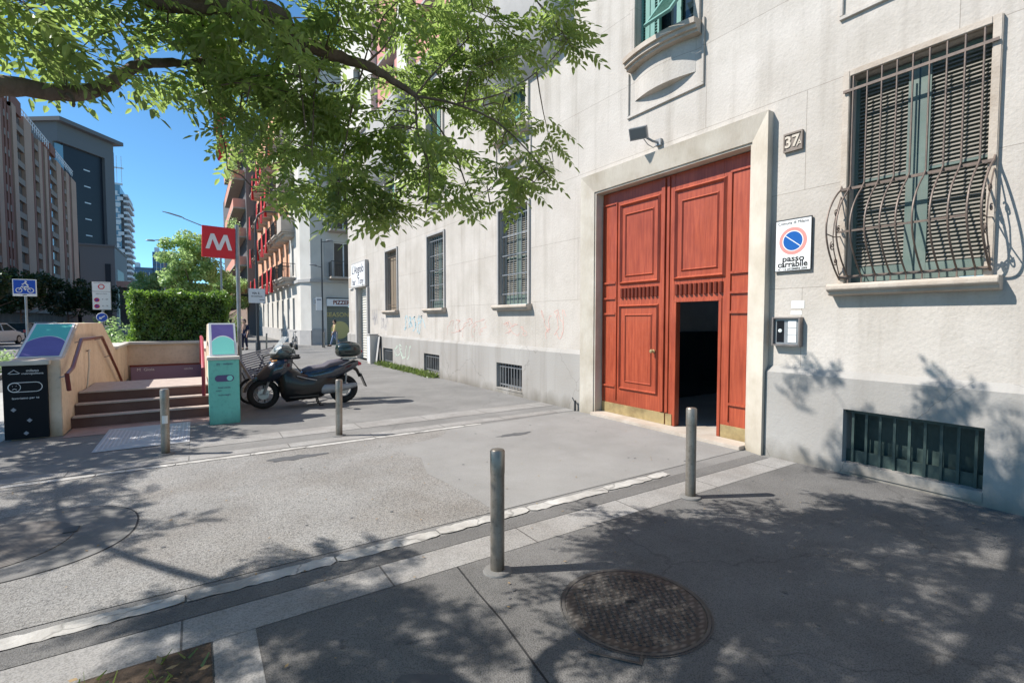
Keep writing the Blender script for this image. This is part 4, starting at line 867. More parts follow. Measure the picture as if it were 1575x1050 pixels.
# ================================================================== TREES
def leafpts(nl,base,dirs,lens,rng,down=.25,lsc=1.0):
    """pinnate leaves: base (n,3), dirs (n,3), lens (n,) -> (k,4,3) quads"""
    n=len(base); d=dirs/np.linalg.norm(dirs,axis=1)[:,None]
    up=np.tile([0,0,1.],(n,1))+rng.normal(size=(n,3))*.45; side=np.cross(d,up); side/=np.linalg.norm(side,axis=1)[:,None]; nor=np.cross(side,d)
    out=[]; pairs=6
    for i in range(pairs+1):
        t=(i+.9)/(pairs+.9); cen=base+d*(lens*t)[:,None]+np.array([0,0,-1.])*(lens*down*t*t)[:,None]
        for sg in ((-1,1) if i<pairs else (0,)):
            ll=lens*(.30 if i<pairs else .34)*(1-.25*abs(t-.5))*(.9+.2*rng.random(n))*lsc; lw=ll*.20
            if sg==0: ld=d+np.array([0,0,-.25]); 
            else: ld=side*sg*.85+d*.55+nor*(-.25+.3*rng.normal(size=n))[:,None]+np.array([0,0,-.15])
            ld/=np.linalg.norm(ld,axis=1)[:,None]; wv=np.cross(ld,nor); wv/=np.linalg.norm(wv,axis=1)[:,None]; nn=np.cross(wv,ld)
            b0=cen; tip=cen+ld*ll[:,None]-nn*0; L1=cen+ld*(ll*.3)[:,None]+wv*lw[:,None]+nn*(lw*.35)[:,None]; L2=cen+ld*(ll*.72)[:,None]+wv*(lw*.72)[:,None]+nn*(lw*.25)[:,None]
            R1=cen+ld*(ll*.3)[:,None]-wv*lw[:,None]+nn*(lw*.35)[:,None]; R2=cen+ld*(ll*.72)[:,None]-wv*(lw*.72)[:,None]+nn*(lw*.25)[:,None]
            out.append(np.stack([b0,L1,L2,tip],1).reshape(-1,3)); out.append(np.stack([b0,tip,R2,R1],1).reshape(-1,3))
    # rachis as thin quads
    e=base+d*lens[:,None]+np.array([0,0,-1.])*(lens*down)[:,None]; w_=side*.0015; mid=base+d*(lens*.5)[:,None]+np.array([0,0,-1.])*(lens*down*.25)[:,None]
    out.append(np.stack([base-w_,base+w_,mid+w_,mid-w_],1).reshape(-1,3)); out.append(np.stack([mid-w_,mid+w_,e+w_*.6,e-w_*.6],1).reshape(-1,3))
    return out
def sprays(centers,rng,nl=(7,11),L=(.16,.25)):
    """a spray is a short twig with alternate leaves; returns leaf arrays and twig segments"""
    B=[];D=[];LL=[];tw=[]
    for c in centers:
        a=rng.uniform(0,2*math.pi); tl=rng.uniform(.18,.42); td=np.array([math.cos(a),math.sin(a),rng.uniform(-.7,.25)]); td/=np.linalg.norm(td); p0=np.array(c)-td*tl*.5; n=rng.integers(*nl); sz=rng.uniform(.85,1.3)
        tw.append((p0,p0+td*tl*.55+np.array([0,0,.02]),p0+td*tl))
        for k in range(n):
            t=(k+.5)/n; aa=a+(1 if k%2 else -1)*rng.uniform(.6,1.5)*(1-.5*t); B.append(p0+td*tl*t); dd=np.array([math.cos(aa),math.sin(aa),rng.uniform(-.65,.25)]); D.append(dd); LL.append(rng.uniform(*L)*sz)
    return leafpts(0,np.array(B),np.array(D),np.array(LL),rng),tw
tree=thing('ash_tree',(-.95,2.2,0),'broad leafy tree with pinnate leaves, its boughs reaching over the pavement from the left','tree')
BP=[]
def bough(b,pts,r0,r1,seg=10,jit=.006):
    P_=[Vector(p) for p in pts]; out=[]; rs=[]
    n=len(P_)
    for i in range(n-1):
        p0=P_[max(i-1,0)];p1=P_[i];p2=P_[i+1];p3=P_[min(i+2,n-1)]
        for k in range(5):
            t=k/5; q=.5*((2*p1)+(-p0+p2)*t+(2*p0-5*p1+4*p2-p3)*t*t+(-p0+3*p1-3*p2+p3)*t**3); out.append(q+Vector((random.uniform(-jit,jit),random.uniform(-jit,jit),random.uniform(-jit,jit)))); f=(i+t)/(n-1); rs.append((r0+(r1-r0)*f)*(1+random.uniform(-.07,.07)))
    out.append(P_[-1]); rs.append(r1); b.tube(out,rs,seg); BP.extend([tuple(q) for q in out[2:]]); return out
b=MB()
TB=Vector((-1.0,2.15,0)); TT=Vector((-1.05,2.3,2.35))
bough(b,[TB-Vector((0,0,.05)),TB+Vector((.02,.02,.5)),TB+Vector((-.02,.05,1.3)),TT],.17,.125,14,.008)
for k in range(5):
    a=k*1.256; b.tube([TB+Vector((math.cos(a)*.27,math.sin(a)*.27,0)),TB+Vector((math.cos(a)*.14,math.sin(a)*.14,.12)),TB+Vector((math.cos(a)*.06,math.sin(a)*.06,.4))],[.04,.07,.06],8)
b.build('trunk','bark',tree,smooth=True)
B1=[TT,Vector((-.95,2.5,2.9)),P(120,-75,2.45),P(230,-8,2.55),P(350,8,2.65),P(428,26,2.75),P(452,60,2.85),P(500,80,2.95),P(560,100,3.1),P(612,128,3.25),P(640,148,3.3)]
B2=[TT,P(-160,90,1.9),P(-60,130,2.15),P(20,133,2.3),P(110,144,2.45),P(172,128,2.6),P(216,99,2.75),P(300,97,2.95),P(345,80,3.05),P(420,34,3.2)]
b=MB(); bough(b,B1,.085,.016); bough(b,B2,.06,.010)
bough(b,[P(100,143,2.42),P(112,152,2.4),P(113,164,2.38)],.012,.006,6,.001)
bough(b,[TT,Vector((-1.6,3.2,3.2)),Vector((-2.4,4.2,3.9)),Vector((-3.2,5.2,4.3)),Vector((-4.2,7.0,4.1)),Vector((-4.8,9.0,4.3))],.09,.015); bough(b,[TT,Vector((-.6,2.3,3.2)),Vector((.2,2.6,4.1)),Vector((1.4,3.2,4.9)),Vector((2.4,3.6,5.4))],.09,.015); bough(b,[TT,Vector((-1.4,1.4,3.2)),Vector((-1.6,.4,4.0))],.08,.02)
def sub(pts,r0=.010,r1=.003): bough(b,[P(*p) for p in pts],r0,r1,6,.002)
sub([(640,148,3.3),(700,160,3.3),(760,185,3.35),(810,230,3.4),(850,280,3.5)],.009); sub([(640,148,3.3),(642,200,3.3),(660,260,3.3),(655,330,3.35)],.008); sub([(500,82,2.95),(490,110,2.95),(483,150,3.0),(480,240,3.05)],.009)
sub([(455,70,2.85),(462,120,2.9),(470,200,2.95)],.008); sub([(640,148,3.3),(690,220,3.4),(720,290,3.5),(740,330,3.6)],.007); sub([(640,146,3.3),(670,110,3.4),(720,60,3.5),(760,10,3.6)],.008); sub([(560,100,3.1),(545,150,3.2),(530,230,3.2),(520,300,3.3)],.007)
sub([(216,99,2.75),(195,60,2.8),(170,20,2.9),(150,-20,3)],.014,.006); sub([(300,97,2.95),(320,150,3.1),(345,220,3.2),(350,260,3.2)],.008); sub([(345,80,3.05),(335,30,3.1),(318,-10,3.1)],.008); sub([(110,144,2.45),(90,100,2.5),(60,50,2.5),(30,-10,2.6)],.010); sub([(560,100,3.1),(600,60,3.3),(620,0,3.4)],.008); sub([(700,160,3.3),(780,140,3.5),(850,90,3.6),(880,50,3.7)],.006)
# foliage blobs: (px,py,depth,rx,ry,count)
blobs=[(150,15,2.6,170,35,34),(40,12,2.5,70,35,16),(260,60,2.9,100,60,46),(330,130,3.1,110,60,38),(270,150,2.9,80,40,18),(400,110,3.1,80,80,38),(360,210,3.4,90,50,30),(430,180,3.3,80,70,46),
 (480,60,3.0,90,60,40),(560,40,3.2,70,50,22),(500,160,3.3,80,70,42),(450,270,3.5,80,60,40),(530,250,3.6,80,60,42),(480,320,3.7,60,35,22),(590,180,3.5,80,70,32),(600,280,3.7,80,60,40),(570,330,3.7,60,25,18),
 (660,200,3.5,70,70,42),(690,110,3.6,80,70,44),(760,60,3.7,90,70,56),(800,110,3.7,60,50,34),(700,290,3.8,80,50,36),(760,230,3.7,60,50,20),(760,310,3.8,70,35,20),(825,235,3.6,45,40,13),(820,275,3.7,40,35,9),(590,330,3.8,60,25,16),(870,60,3.7,25,50,7),(640,340,3.8,60,18,9),(700,20,3.6,60,30,12),(350,20,2.8,80,25,20),(640,30,3.3,40,40,7),(120,110,2.5,30,14,3),(60,95,2.2,40,30,5),(15,60,2.1,30,40,5),(740,170,3.9,60,60,20),(840,30,3.7,40,40,10)]
cent=[]
for (px,py,d,rx,ry,n) in blobs:
    for k in range(max(2,int(n*(.23 if px<200 else .175)))):
        a=RNG.uniform(0,2*math.pi); r=math.sqrt(RNG.random())*.88; dd=d+RNG.normal()*.22; cent.append(P(px-8+rx*r*math.cos(a),py-20+ry*r*math.sin(a),max(2.0,dd))[:])
# crown above and behind the frame: (x,y,z,rx,ry,rz,n)
up=[(.3,2.7,4.1,1.2,.7,.5,60),(1.5,3.1,4.9,1.0,.7,.5,46),(2.2,3.6,5.1,.8,.5,.3,18),(2.1,4.7,5.2,.6,.45,.25,13),(-.9,2.6,3.9,.8,.8,.5,46),(-.6,3.4,4.3,.9,.8,.6,40),(-3.0,5.0,4.3,.9,.7,.5,46),(-2.1,4.1,3.7,.6,.6,.4,34),(-2.3,2.6,4.4,1.0,1.0,.7,40),(-1.2,1.2,4.2,1.2,1.0,.6,60),(.4,1.6,4.4,1.0,.8,.5,50),(1.4,2.2,4.9,.8,.6,.5,34),(-3.9,5.6,5.0,.6,.5,.4,20),(-4.3,7.2,4.1,.8,1.0,.5,50),(-4.8,9.0,4.3,.8,.9,.5,40)]
for (x,y,z,rx,ry,rz,n) in up:
    for k in range(int(n*.70)):
        q=RNG.normal(size=3); q/=np.linalg.norm(q); q*=RNG.random()**.4; cent.append((x+rx*q[0],y+ry*q[1],z+rz*q[2]))
arrs,tw=sprays(cent,RNG)
BPA=np.array(BP); net=[tuple(p[0]) for p in tw]; done=[]
order=sorted(range(len(tw)),key=lambda i:np.min(np.sum((BPA-tw[i][0])**2,1)))
for i in order:        # every spray grows from the nearest bough or from an earlier twig
    p=tw[i]; d=np.sum((BPA-p[0])**2,1); k=int(np.argmin(d)); q=BPA[k]; mid=(q+p[0])/2+np.array([0,0,.10*math.sqrt(d[k])])+RNG.normal(size=3)*.03*math.sqrt(d[k])
    b.tube([q,mid,p[0]],[.0055,.0045,.0035],4,cap=False); b.tube(p,[.0035,.0025,.0015],4,cap=False); BPA=np.vstack([BPA,mid,p[0],p[2]])
b.build('branches','bark',tree,smooth=True)
cloud_mesh('crown',arrs,'leaf',tree)
def far_tree(loc,label,h,cr,trunk_h,m,nleaf,size,group,seed=1,flat=1.0,name='street_tree'):
    rg=np.random.default_rng(seed); t=thing(name,loc,label,'tree',group,local=True); b=MB(); random.seed(seed)
    bough(b,[(0,0,-.1),(.05,0,trunk_h*.5),(0,.05,trunk_h),(.05,.1,h*.72)],.16*h/8,.04,8,.02)
    for k in range(7):
        a=k*.9; z=trunk_h+(h-trunk_h)*.1*k*.7; bough(b,[(0,0,z*.9),(cr*.4*math.cos(a),cr*.4*math.sin(a),z+.6),(cr*.75*math.cos(a),cr*.75*math.sin(a),z+1.3)],.06*h/8,.015,6,.02)
    b.build('trunk','bark',t,smooth=True)
    arr=[]; nc=46
    cen=rg.normal(size=(nc,3)); cen/=np.linalg.norm(cen,axis=1)[:,None]; cen*=(rg.random(nc)**.35)[:,None]*np.array([cr*.8,cr*.8,(h-trunk_h)*.42]); cen[:,2]+=(h+trunk_h)/2
    for c_ in cen:
        rr=cr*rg.uniform(.16,.34); N=nleaf//nc; q=rg.normal(size=(N,3)); q/=np.linalg.norm(q,axis=1)[:,None]; pos=c_+q*(rg.random(N)**.4)[:,None]*rr*np.array([1,1,.75]); leafcloud(arr,N,pos,q*.6+np.array([0,0,.4]),size,rg)
    cloud_mesh('crown',arr,m,t); return t
far_tree((-.2,46,0),'tall pale green tree rising behind the hedge, left of the metro sign',8.9,2.7,2.4,'leafl',13000,.12,'trees along the street',3)
far_tree((3.0,62,0),'smaller sunlit tree beyond the red metro sign and its pole',7.6,2.6,2.2,'leafl',9000,.13,'trees along the street',5)
far_tree((-3.6,70,0),'pale tree far behind the hedge, left of the tallest pale one',8.0,3.0,2.4,'leafl',8000,.16,'trees along the street',6)
for k,(x,y,h,cr,l) in enumerate(((-14.5,44,7.6,3.4,'dark tree at the far left edge, behind the blue bicycle sign'),(-15,56,7.2,3.4,'dark tree right of the blue bicycle sign, before the brick block'),(-15.5,72,7.4,3.6,'dark tree between the bicycle sign and the parking sign'),(-15,92,8.2,4.0,'dark tree directly behind the white parking sign'),(-15,118,9.5,4.6,'distant dark tree right of the white parking sign'),(-16,34,7.5,3.2,'dark tree cut by the left edge of the view, behind the white car'))):
    far_tree((x,y,0),l,h,cr,2.0,'leafd',7000,.17,'dark trees across the road',20+k)
far_tree((-6.2,11.6,0),'roadside tree just left of the view that shades the metro entrance',7.2,2.3,2.6,'leafd',6000,.10,None,40)
def shrub(loc,label,rx,ry,rz,n,size,m,name='shrub',group='shrubs behind the metro entrance',seed=0):
    rg=np.random.default_rng(seed+100); t=thing(name,loc,label,'shrub',group,local=True); q=rg.normal(size=(n,3)); q/=np.linalg.norm(q,axis=1)[:,None]; q[:,2]=np.abs(q[:,2]); pos=q*(rg.random(n)**.35)[:,None]*np.array([rx,ry,rz])*(1+.25*np.sin(q[:,0:1]*7+q[:,1:2]*5)); arr=[]; leafcloud(arr,n,pos,q,size,rg); cloud_mesh('foliage',arr,m,t)
    b=MB()
    for k in range(5): a=k*1.26; b.tube([(0,0,0),(rx*.3*math.cos(a),ry*.3*math.sin(a),rz*.4),(rx*.6*math.cos(a),ry*.6*math.sin(a),rz*.75)],[.02,.015,.006],5)
    b.build('stems','bark',t)
shrub((-3.0,25,0),'leafy green shrub left of the hedge, below the white parking sign',1.3,1.2,1.5,3500,.07,'leafl',seed=1); shrub((-4.2,30,0),'darker shrub further left, behind the peaked metro wall',1.6,1.4,1.5,3000,.08,'leafd',seed=2)
shrub((-2.4,21,0),'low flowering shrub against the metro wall coping',1.0,.8,1.0,2600,.05,'leafl',seed=3)
shrub((-7.2,26,0),'low roadside bush at the left edge, under the bicycle sign',1.3,2.2,.75,2600,.06,'leafl',seed=4); shrub((-5.9,22,0),'low roadside bush beside the black metro pylon',.9,1.6,.7,2200,.06,'leafl',seed=5)
# ================================================================== WEEDS
def weeds(name,pts,size,label):
    arr=[]; pts=np.array(pts); N=len(pts); d=RNG.normal(size=(N,3)); d[:,2]=np.abs(d[:,2])+.6; d/=np.linalg.norm(d,axis=1)[:,None]; s=size*(.5+RNG.random(N))[:,None]; u=np.cross(d,RNG.normal(size=(N,3))); u/=np.linalg.norm(u,axis=1)[:,None]
    arr.append(np.stack([pts-u*s*.12,pts+u*s*.12,pts+d*s+u*s*.05,pts+d*s-u*s*.05],1).reshape(-1,3)); o=cloud_mesh(name,arr,'grass'); return tag(o,kind='stuff')
tag(weeds('weeds',[(5.98-abs(RNG.normal())*.10,y,0) for y in RNG.uniform(13.2,18.6,2600)],.13,''),'strip of pale weeds along the foot of the wall below the cellar windows','weeds')
tag(weeds('grass_tufts',[(RNG.uniform(-1.9,.0),RNG.uniform(1.1,2.93),.01) for k in range(700)],.05,''),'sparse grass and litter in the soil of the tree pit','grass')
lf=[]; N=230; pos=np.stack([RNG.uniform(-1.8,.02,N),RNG.uniform(1.3,2.94,N),np.full(N,.045)],1); leafcloud(lf,N,pos,np.array([0,0,2.5]),.022)
M['litter']=mat('fallen_leaf',(.22,.14,.07),.8,c2=(.30,.21,.10),scale=20); tag(cloud_mesh('fallen_leaves',lf,'litter'),'dry fallen leaves lying in the tree pit','leaves',kind='stuff')
lf=[]; N=160; pos=np.stack([RNG.uniform(-2,5.5,N),RNG.uniform(1,7,N),np.full(N,.013)],1); leafcloud(lf,N,pos,np.array([0,0,6.]),.011); tag(cloud_mesh('fallen_leaflets',lf,'litter'),'tiny dry leaflets scattered over the pavement','leaves',kind='stuff')
# ================================================================== SCOOTER
sc=thing('scooter',(1.80,10.36,0),'black maxi scooter with a rounded rear top box, parked on its stand beyond the bollards','scooter',rz=R(-3),local=True)
def wheel(parent,x,r,w,y=0,name='wheel'):
    b=MB(); n=40; k=10; vs=[];fs=[]
    for i in range(n):
        a=2*math.pi*i/n
        for j in range(k):
            q=2*math.pi*j/k; rr=r-w*.55+w*.55*math.cos(q); vs.append((x+rr*math.cos(a),y+w*.5*math.sin(q),r+rr*math.sin(a)))
    for i in range(n):
        for j in range(k): fs.append((i*k+j,i*k+(j+1)%k,((i+1)%n)*k+(j+1)%k,((i+1)%n)*k+j))
    b.add(vs,fs); o=b.build(name,'rubber',parent,smooth=True)
    b=MB(); ri=r-w*1.0; b.tube([(x+ri*math.cos(2*math.pi*i/n),y,r+ri*math.sin(2*math.pi*i/n)) for i in range(n)],w*.16,6,closed=True)
    for i in range(5):
        a=2*math.pi*i/5+.3
        for da in (-.12,.12): b.tube([(x+.03*math.cos(a),y,r+.03*math.sin(a)),(x+ri*math.cos(a+da),y,r+ri*math.sin(a+da))],.009,5)
    b.lathe([(.04,-.04),(.04,.04)],14,axis='y',c=(x,y,r)); b.build('rim','metal',o,smooth=True)
    b=MB(); b.lathe([(.10,-.052),(.10,-.048),(.06,-.048)],24,axis='y',c=(x,y,r)); b.build('brake_disc','alu',o); return o
wheel(sc,-.73,.285,.105); wheel(sc,.75,.285,.125)
def P3(pts,m,name,parent=sc,**k): return None
b=MB()
for y in (-.075,.075): b.tube([(-.73,y,.285),(-.60,y,.62),(-.50,y*.8,.85)],[.022,.025,.025],8)
b.box(-.80,-.66,-.075,.075,.275,.295); b.build('front_fork','metal',sc,smooth=True)
b=MB(); n=12     # front mudguard
for s in range(1):
    vs=[];fs=[]
    for i in range(n+1):
        a=R(10+150*i/n); 
        for (y,rr) in ((-.075,.30),(-.06,.345),(0,.36),(.06,.345),(.075,.30)): vs.append((-.73-rr*math.cos(a)*-1*-1,y,.285+rr*math.sin(a)))
    for i in range(n):
        for j in range(4): fs.append((i*5+j,i*5+j+1,(i+1)*5+j+1,(i+1)*5+j))
    b.add(vs,fs)
b.build('front_mudguard','scootp',sc,smooth=True)
# front shield sweeping from nose down past the wheel
b=MB(); b.loft([(-.84,0,.60,.06,.05),(-.75,0,.64,.14,.12),(-.64,0,.69,.21,.19),(-.50,0,.75,.25,.23),(-.36,0,.79,.25,.22),(-.24,0,.82,.18,.15)],20,2.3); b.build('front_shield','scootp',sc,smooth=True)
b=MB(); b.loft([(-.50,0,.66,.12,.14),(-.42,0,.52,.22,.32),(-.34,0,.46,.26,.36),(-.22,0,.44,.265,.33),(-.08,0,.40,.26,.27),(.10,0,.40,.25,.27),(.30,0,.43,.24,.28),(.46,0,.48,.21,.22),(.58,0,.52,.15,.14)],20,3.0); b.build('leg_shield','scoot',sc,smooth=True)
b=MB(); b.box(-.30,.24,-.27,.27,.20,.235); b.box(-.14,.10,-.10,.10,.26,.60); b.build('floorboard','scoot',sc,bev=.01)
b=MB(); b.tube([(-.16,-.262,.62),(0,-.266,.57),(.20,-.255,.52)],.012,6); b.build('trim_strip','alu',sc,smooth=True)
b=MB(); b.loft([(-.10,0,.52,.12,.14),(.05,0,.57,.21,.16),(.25,0,.60,.235,.17),(.50,0,.65,.235,.16),(.72,0,.71,.21,.14),(.92,0,.77,.16,.10),(1.03,0,.81,.10,.055)],20,2.6); b.build('rear_body','scootp',sc,smooth=True)
b=MB(); b.loft([(-.04,0,.68,.10,.05),(.08,0,.71,.18,.075),(.35,0,.74,.20,.07),(.46,0,.80,.20,.08),(.70,0,.84,.19,.07),(.84,0,.85,.14,.04)],20,2.6); b.build('saddle','seat',sc,smooth=True)
b=MB()
for y in (-.17,.17): b.tube([(.50,y,.74),(.70,y*1.05,.80),(.90,y*.9,.88),(1.0,y*.5,.91)],.014,8)
b.tube([(1.0,-.085,.91),(1.0,.085,.91)],.014,8); b.box(.72,1.0,-.09,.09,.90,.925); b.build('rear_rack','alu',sc,smooth=True)
b=MB(); b.loft([(.60,0,1.07,.05,.05),(.63,0,1.08,.17,.12),(.70,0,1.09,.215,.15),(.88,0,1.095,.225,.155),(1.02,0,1.085,.205,.14),(1.08,0,1.08,.15,.10),(1.10,0,1.08,.05,.04)],24,2.7); tb=b.build('top_box','grille',sc,smooth=True)
b=MB(); b.tube([( .845+.25*math.cos(2*math.pi*k/40)*(1 if True else 1),.231*math.sin(2*math.pi*k/40),1.055) for k in range(40)],.008,5,closed=True); b.build('lid_seam','rubber',tb,smooth=True)
b=MB(); b.loft([(.68,0,1.235,.10,.012),(.85,0,1.25,.13,.016),(1.0,0,1.22,.10,.012)],14,2.4); b.build('lid_rib','scoot',tb,smooth=True)
b=MB(); b.lathe([(.16,-.235),(.17,-.23),(.17,-.17),(.16,-.165)],4,axis='y',c=(0,0,-5)) ; b=MB(); b.loft([(.84,0,1.05,.06,.03),(1.118,0,1.05,.08,.03),(1.125,0,1.05,.07,.025)],12,2.5); b.build('reflector','taillens',tb,smooth=True)
b=MB(); b.loft([(.96,0,.80,.09,.05),(1.05,0,.80,.10,.05),(1.10,0,.79,.07,.03)],14,2.5); b.build('tail_light','taillens',sc,smooth=True)
b=MB(); b.tube([(.92,0,.74),(1.02,0,.66),(1.08,0,.52)],[.05,.035,.03],8); b.at(Matrix.Translation((1.13,0,.47))@Matrix.Rotation(R(-22),4,'Y')); b.box(-.012,.012,-.10,.10,-.17,.13); b.build('rear_mudguard','scoot',sc,smooth=True)
b=MB(); b.at(Matrix.Translation((1.146,0,.46))@Matrix.Rotation(R(-22),4,'Y')); b.box(0,.004,-.085,.085,-.13,.05); b.build('number_plate','plate',sc)
b=MB(); b.loft([(.22,-.17,.34,.05,.07),(.35,-.18,.33,.07,.11),(.60,-.18,.33,.06,.08),(.86,-.19,.36,.045,.06),(.98,-.19,.38,.03,.04)],14,2.6); b.build('exhaust','metal',sc,smooth=True)
b=MB(); b.loft([(.30,0,.33,.10,.09),(.52,0,.32,.13,.11),(.72,.06,.30,.10,.07)],14,2.4); b.tube([(.75,-.10,.285),(.78,-.13,.55),(.76,-.14,.68)],.02,8); b.tube([(.75,.10,.285),(.78,.13,.55),(.76,.14,.68)],.02,8); b.build('engine','metal',sc,smooth=True)
b=MB(); b.tube([(.18,-.12,.30),(.26,-.16,.01),(.33,-.16,.005)],.014,6); b.tube([(.18,.12,.30),(.26,.16,.01),(.33,.16,.005)],.014,6); b.tube([(.24,-.15,.10),(.24,.15,.10)],.01,6); b.build('centre_stand','scoot',sc,smooth=True)
b=MB(); b.loft([(-.60,0,1.02,.06,.05),(-.53,0,1.05,.17,.12),(-.42,0,1.08,.22,.15),(-.28,0,1.08,.19,.13),(-.16,0,1.05,.09,.06)],18,2.3); b.build('headlight_cowl','silver',sc,smooth=True)
for y in (-.09,.09): b=MB(); b.loft([(-.67,y,.80,.02,.02),(-.655,y,.80,.055,.035),(-.60,y,.82,.05,.04)],14,2.2); b.build('headlight','lens',sc,smooth=True)
b=MB(); n=10; vs=[];fs=[]
for i in range(n+1):
    t=i/n
    for j in range(9):
        q=(j/8-.5)*2; wv=.20*(1-.35*t*t); vs.append((-.62+.24*t+.10*q*q,q*wv,1.06+.32*t))
for i in range(n):
    for j in range(8): fs.append((i*9+j,i*9+j+1,(i+1)*9+j+1,(i+1)*9+j))
b.add(vs,fs); b.build('windscreen','screen',sc,smooth=True,fix=False)
b=MB(); b.tube([(-.16,-.36,1.03),(-.24,-.20,1.04),(-.32,0,1.02),(-.24,.20,1.04),(-.16,.36,1.03)],.013,8); b.tube([(-.32,0,1.02),(-.50,0,.6)],.03,8); b.build('handlebar','metal',sc,smooth=True)
for y in (-.31,.31): b=MB(); s=1 if y>0 else -1; b.tube([(-.19,y,1.032),(-.14,y+s*.10,1.03)],.02,8); b.tube([(-.22,y-.02*s,1.03),(-.27,y+.02*s,1.035),(-.24,y+.13*s,1.03)],.007,5); b.build('grip','rubber',sc,smooth=True)
for s in (-1,1):
    b=MB(); b.tube([(-.24,s*.22,1.05),(-.22,s*.30,1.14),(-.20,s*.38,1.17)],.007,6); b.loft([(-.215,s*.43,1.19,.05,.03),(-.20,s*.43,1.19,.09,.05),(-.165,s*.43,1.19,.095,.055),(-.16,s*.43,1.19,.09,.05)],16,2.3); b.build('mirror','scoot',sc,smooth=True)
b=MB()
for y in (-.05,.05): b.tube([(-.22,y*4,1.03),(-.30,y*3,1.10),(-.36,y*2,1.0)],.005,5); b.tube([(-.30,y,.95),(-.55,y*1.6,.62),(-.70,y*1.7,.36)],.005,5)
b.build('cables','rubber',sc,smooth=True)
for s_ in (-1,1): b=MB(); b.loft([(-.60,s_*.20,.92,.01,.01),(-.57,s_*.22,.92,.03,.022),(-.50,s_*.235,.93,.02,.018)],10,2.2); b.build('indicator','indic',sc,smooth=True)
b=MB(); b.lathe([(.07,-.165),(.07,-.19),(.03,-.195)],18,axis='y',c=(.10,0,.30)); b.build('crank_cover','metal',sc,smooth=True)
# ================================================================== CARGO BICYCLE with slatted rack
cb=thing('cargo_bicycle',(1.22,11.2,0),'dark cargo bicycle with a wide slatted front rack, standing just behind the scooter nose','bicycle',rz=R(18),local=True)
wheel(cb,-.30,.27,.05); wheel(cb,.95,.32,.045)
b=MB(); b.tube([(-.30,0,.27),(-.18,0,.62),(-.05,0,.95)],.018,8); b.tube([(-.12,0,.75),(.45,0,.35),(.95,0,.32)],.02,8); b.tube([(.45,0,.35),(.55,0,.85)],.017,8); b.tube([(.55,0,.80),(.95,0,.32)],.011,8); b.tube([(-.05,-.25,1.0),(-.06,0,.95),(-.05,.25,1.0)],.012,8); b.build('frame','darkmetal',cb,smooth=True)
b=MB(); b.loft([(.42,0,.88,.03,.02),(.50,0,.89,.08,.035),(.66,0,.89,.10,.035),(.70,0,.89,.07,.02)],14,2.4); b.build('saddle','rubber',cb,smooth=True)
b=MB(); mm=Matrix.Translation((-.10,-.12,.80))@Matrix.Rotation(R(-12),4,'Y')@Matrix.Rotation(R(48),4,'X'); b.at(mm)
for k in range(14): b.box(-.36,.36,-.36+k*.053,-.341+k*.053,-.012,.012)
for x in (-.35,0,.33): b.box(x,x+.022,-.37,.36,-.035,-.013)
b.box(-.385,-.363,-.38,.37,-.05,.04); b.box(.363,.385,-.38,.37,-.05,.04); b.build('slatted_rack','metal',cb)
b=MB()
for y in (-.3,.3): b.tube([(-.30,y*.2,.27),(-.36,y,.62)],.012,6); b.tube([(-.05,y*.3,.6),(-.2,y,.70)],.010,6)
b.tube([(-.18,-.3,.5),(-.18,-.3,.02)],.012,6); b.build('rack_stay','darkmetal',cb,smooth=True)
# ================================================================== ROAD SIGNS
def pole_thing(name,loc,label,cat,h,r=.03):
    t=thing(name,loc,label,cat); b=MB(); b.lathe([(r,0),(r,h)],14,c=(loc[0],loc[1],0)); b.build('pole','metal',t,smooth=True); return t
t=pole_thing('bicycle_sign',(-4.19,20.05,0),'square blue bicycle route sign with white cyclist on a grey pole','sign',2.9)
b=MB(); b.bevbox(-4.45,-3.93,19.97,20.0,2.40,2.90,.01); b.build('sign_board','white',t); b=MB(); b.box(-4.425,-3.955,19.962,19.969,2.475,2.875); b.build('sign_face','blue',t)
b=MB(); b.at(frontf(-4.19,2.66,19.955))
for x in (-.12,.13): b.tube([(x+.065*math.cos(k*.3),-.085+.065*math.sin(k*.3),0) for k in range(21)],.011,4,closed=True)
b.tube([(-.12,-.085,0),(-.06,.03,0),(.08,.03,0),(.13,-.085,0)],.010,4); b.tube([(-.06,.03,0),(.02,-.085,0),(.08,.03,0)],.010,4)
b.tube([(.08,.05,0),(.02,.13,0),(-.05,.08,0)],.02,5); b.tube([(.07,.03,0),(.0,.0,0),(.02,-.08,0)],.017,5); b.lathe([(.026,-.004),(.026,.004)],12,c=(.03,.165,0)); b.build('cyclist_symbol','white',t)
b=MB(); b.at(frontf(-4.19,2.435,19.96)); b.tube([(-.05,-.01,0),(0,.012,0),(.05,.01,0)],.008,4); b.build('arrow','darkmetal',t)
t=pole_thing('parking_sign',(-2.43,20.05,0),'tall white parking and traffic-zone sign with red rings on a pole','sign',2.9)
b=MB(); b.bevbox(-2.67,-2.21,19.97,20.0,2.02,2.90,.01); b.build('sign_board','greyst',t); b=MB(); b.box(-2.66,-2.22,19.964,19.969,2.60,2.89); b.box(-2.66,-2.22,19.964,19.969,2.03,2.585); b.build('sign_face','white',t)
b=MB(); b.at(frontf(-2.44,2.745,19.958)); b.tube([(.07*math.cos(k*.3),.07*math.sin(k*.3),0) for k in range(21)],.012,4,closed=True)
for z in (2.33,2.13): b.at(frontf(-2.56,z,19.958)); b.tube([(.055*math.cos(k*.3),.055*math.sin(k*.3),0) for k in range(21)],.012,4,closed=True); b.tube([(-.04,.04,0),(.04,-.04,0)],.008,4)
b.build('red_rings','redsign',t)
b=MB(); b.at(frontf(0,0,19.961))
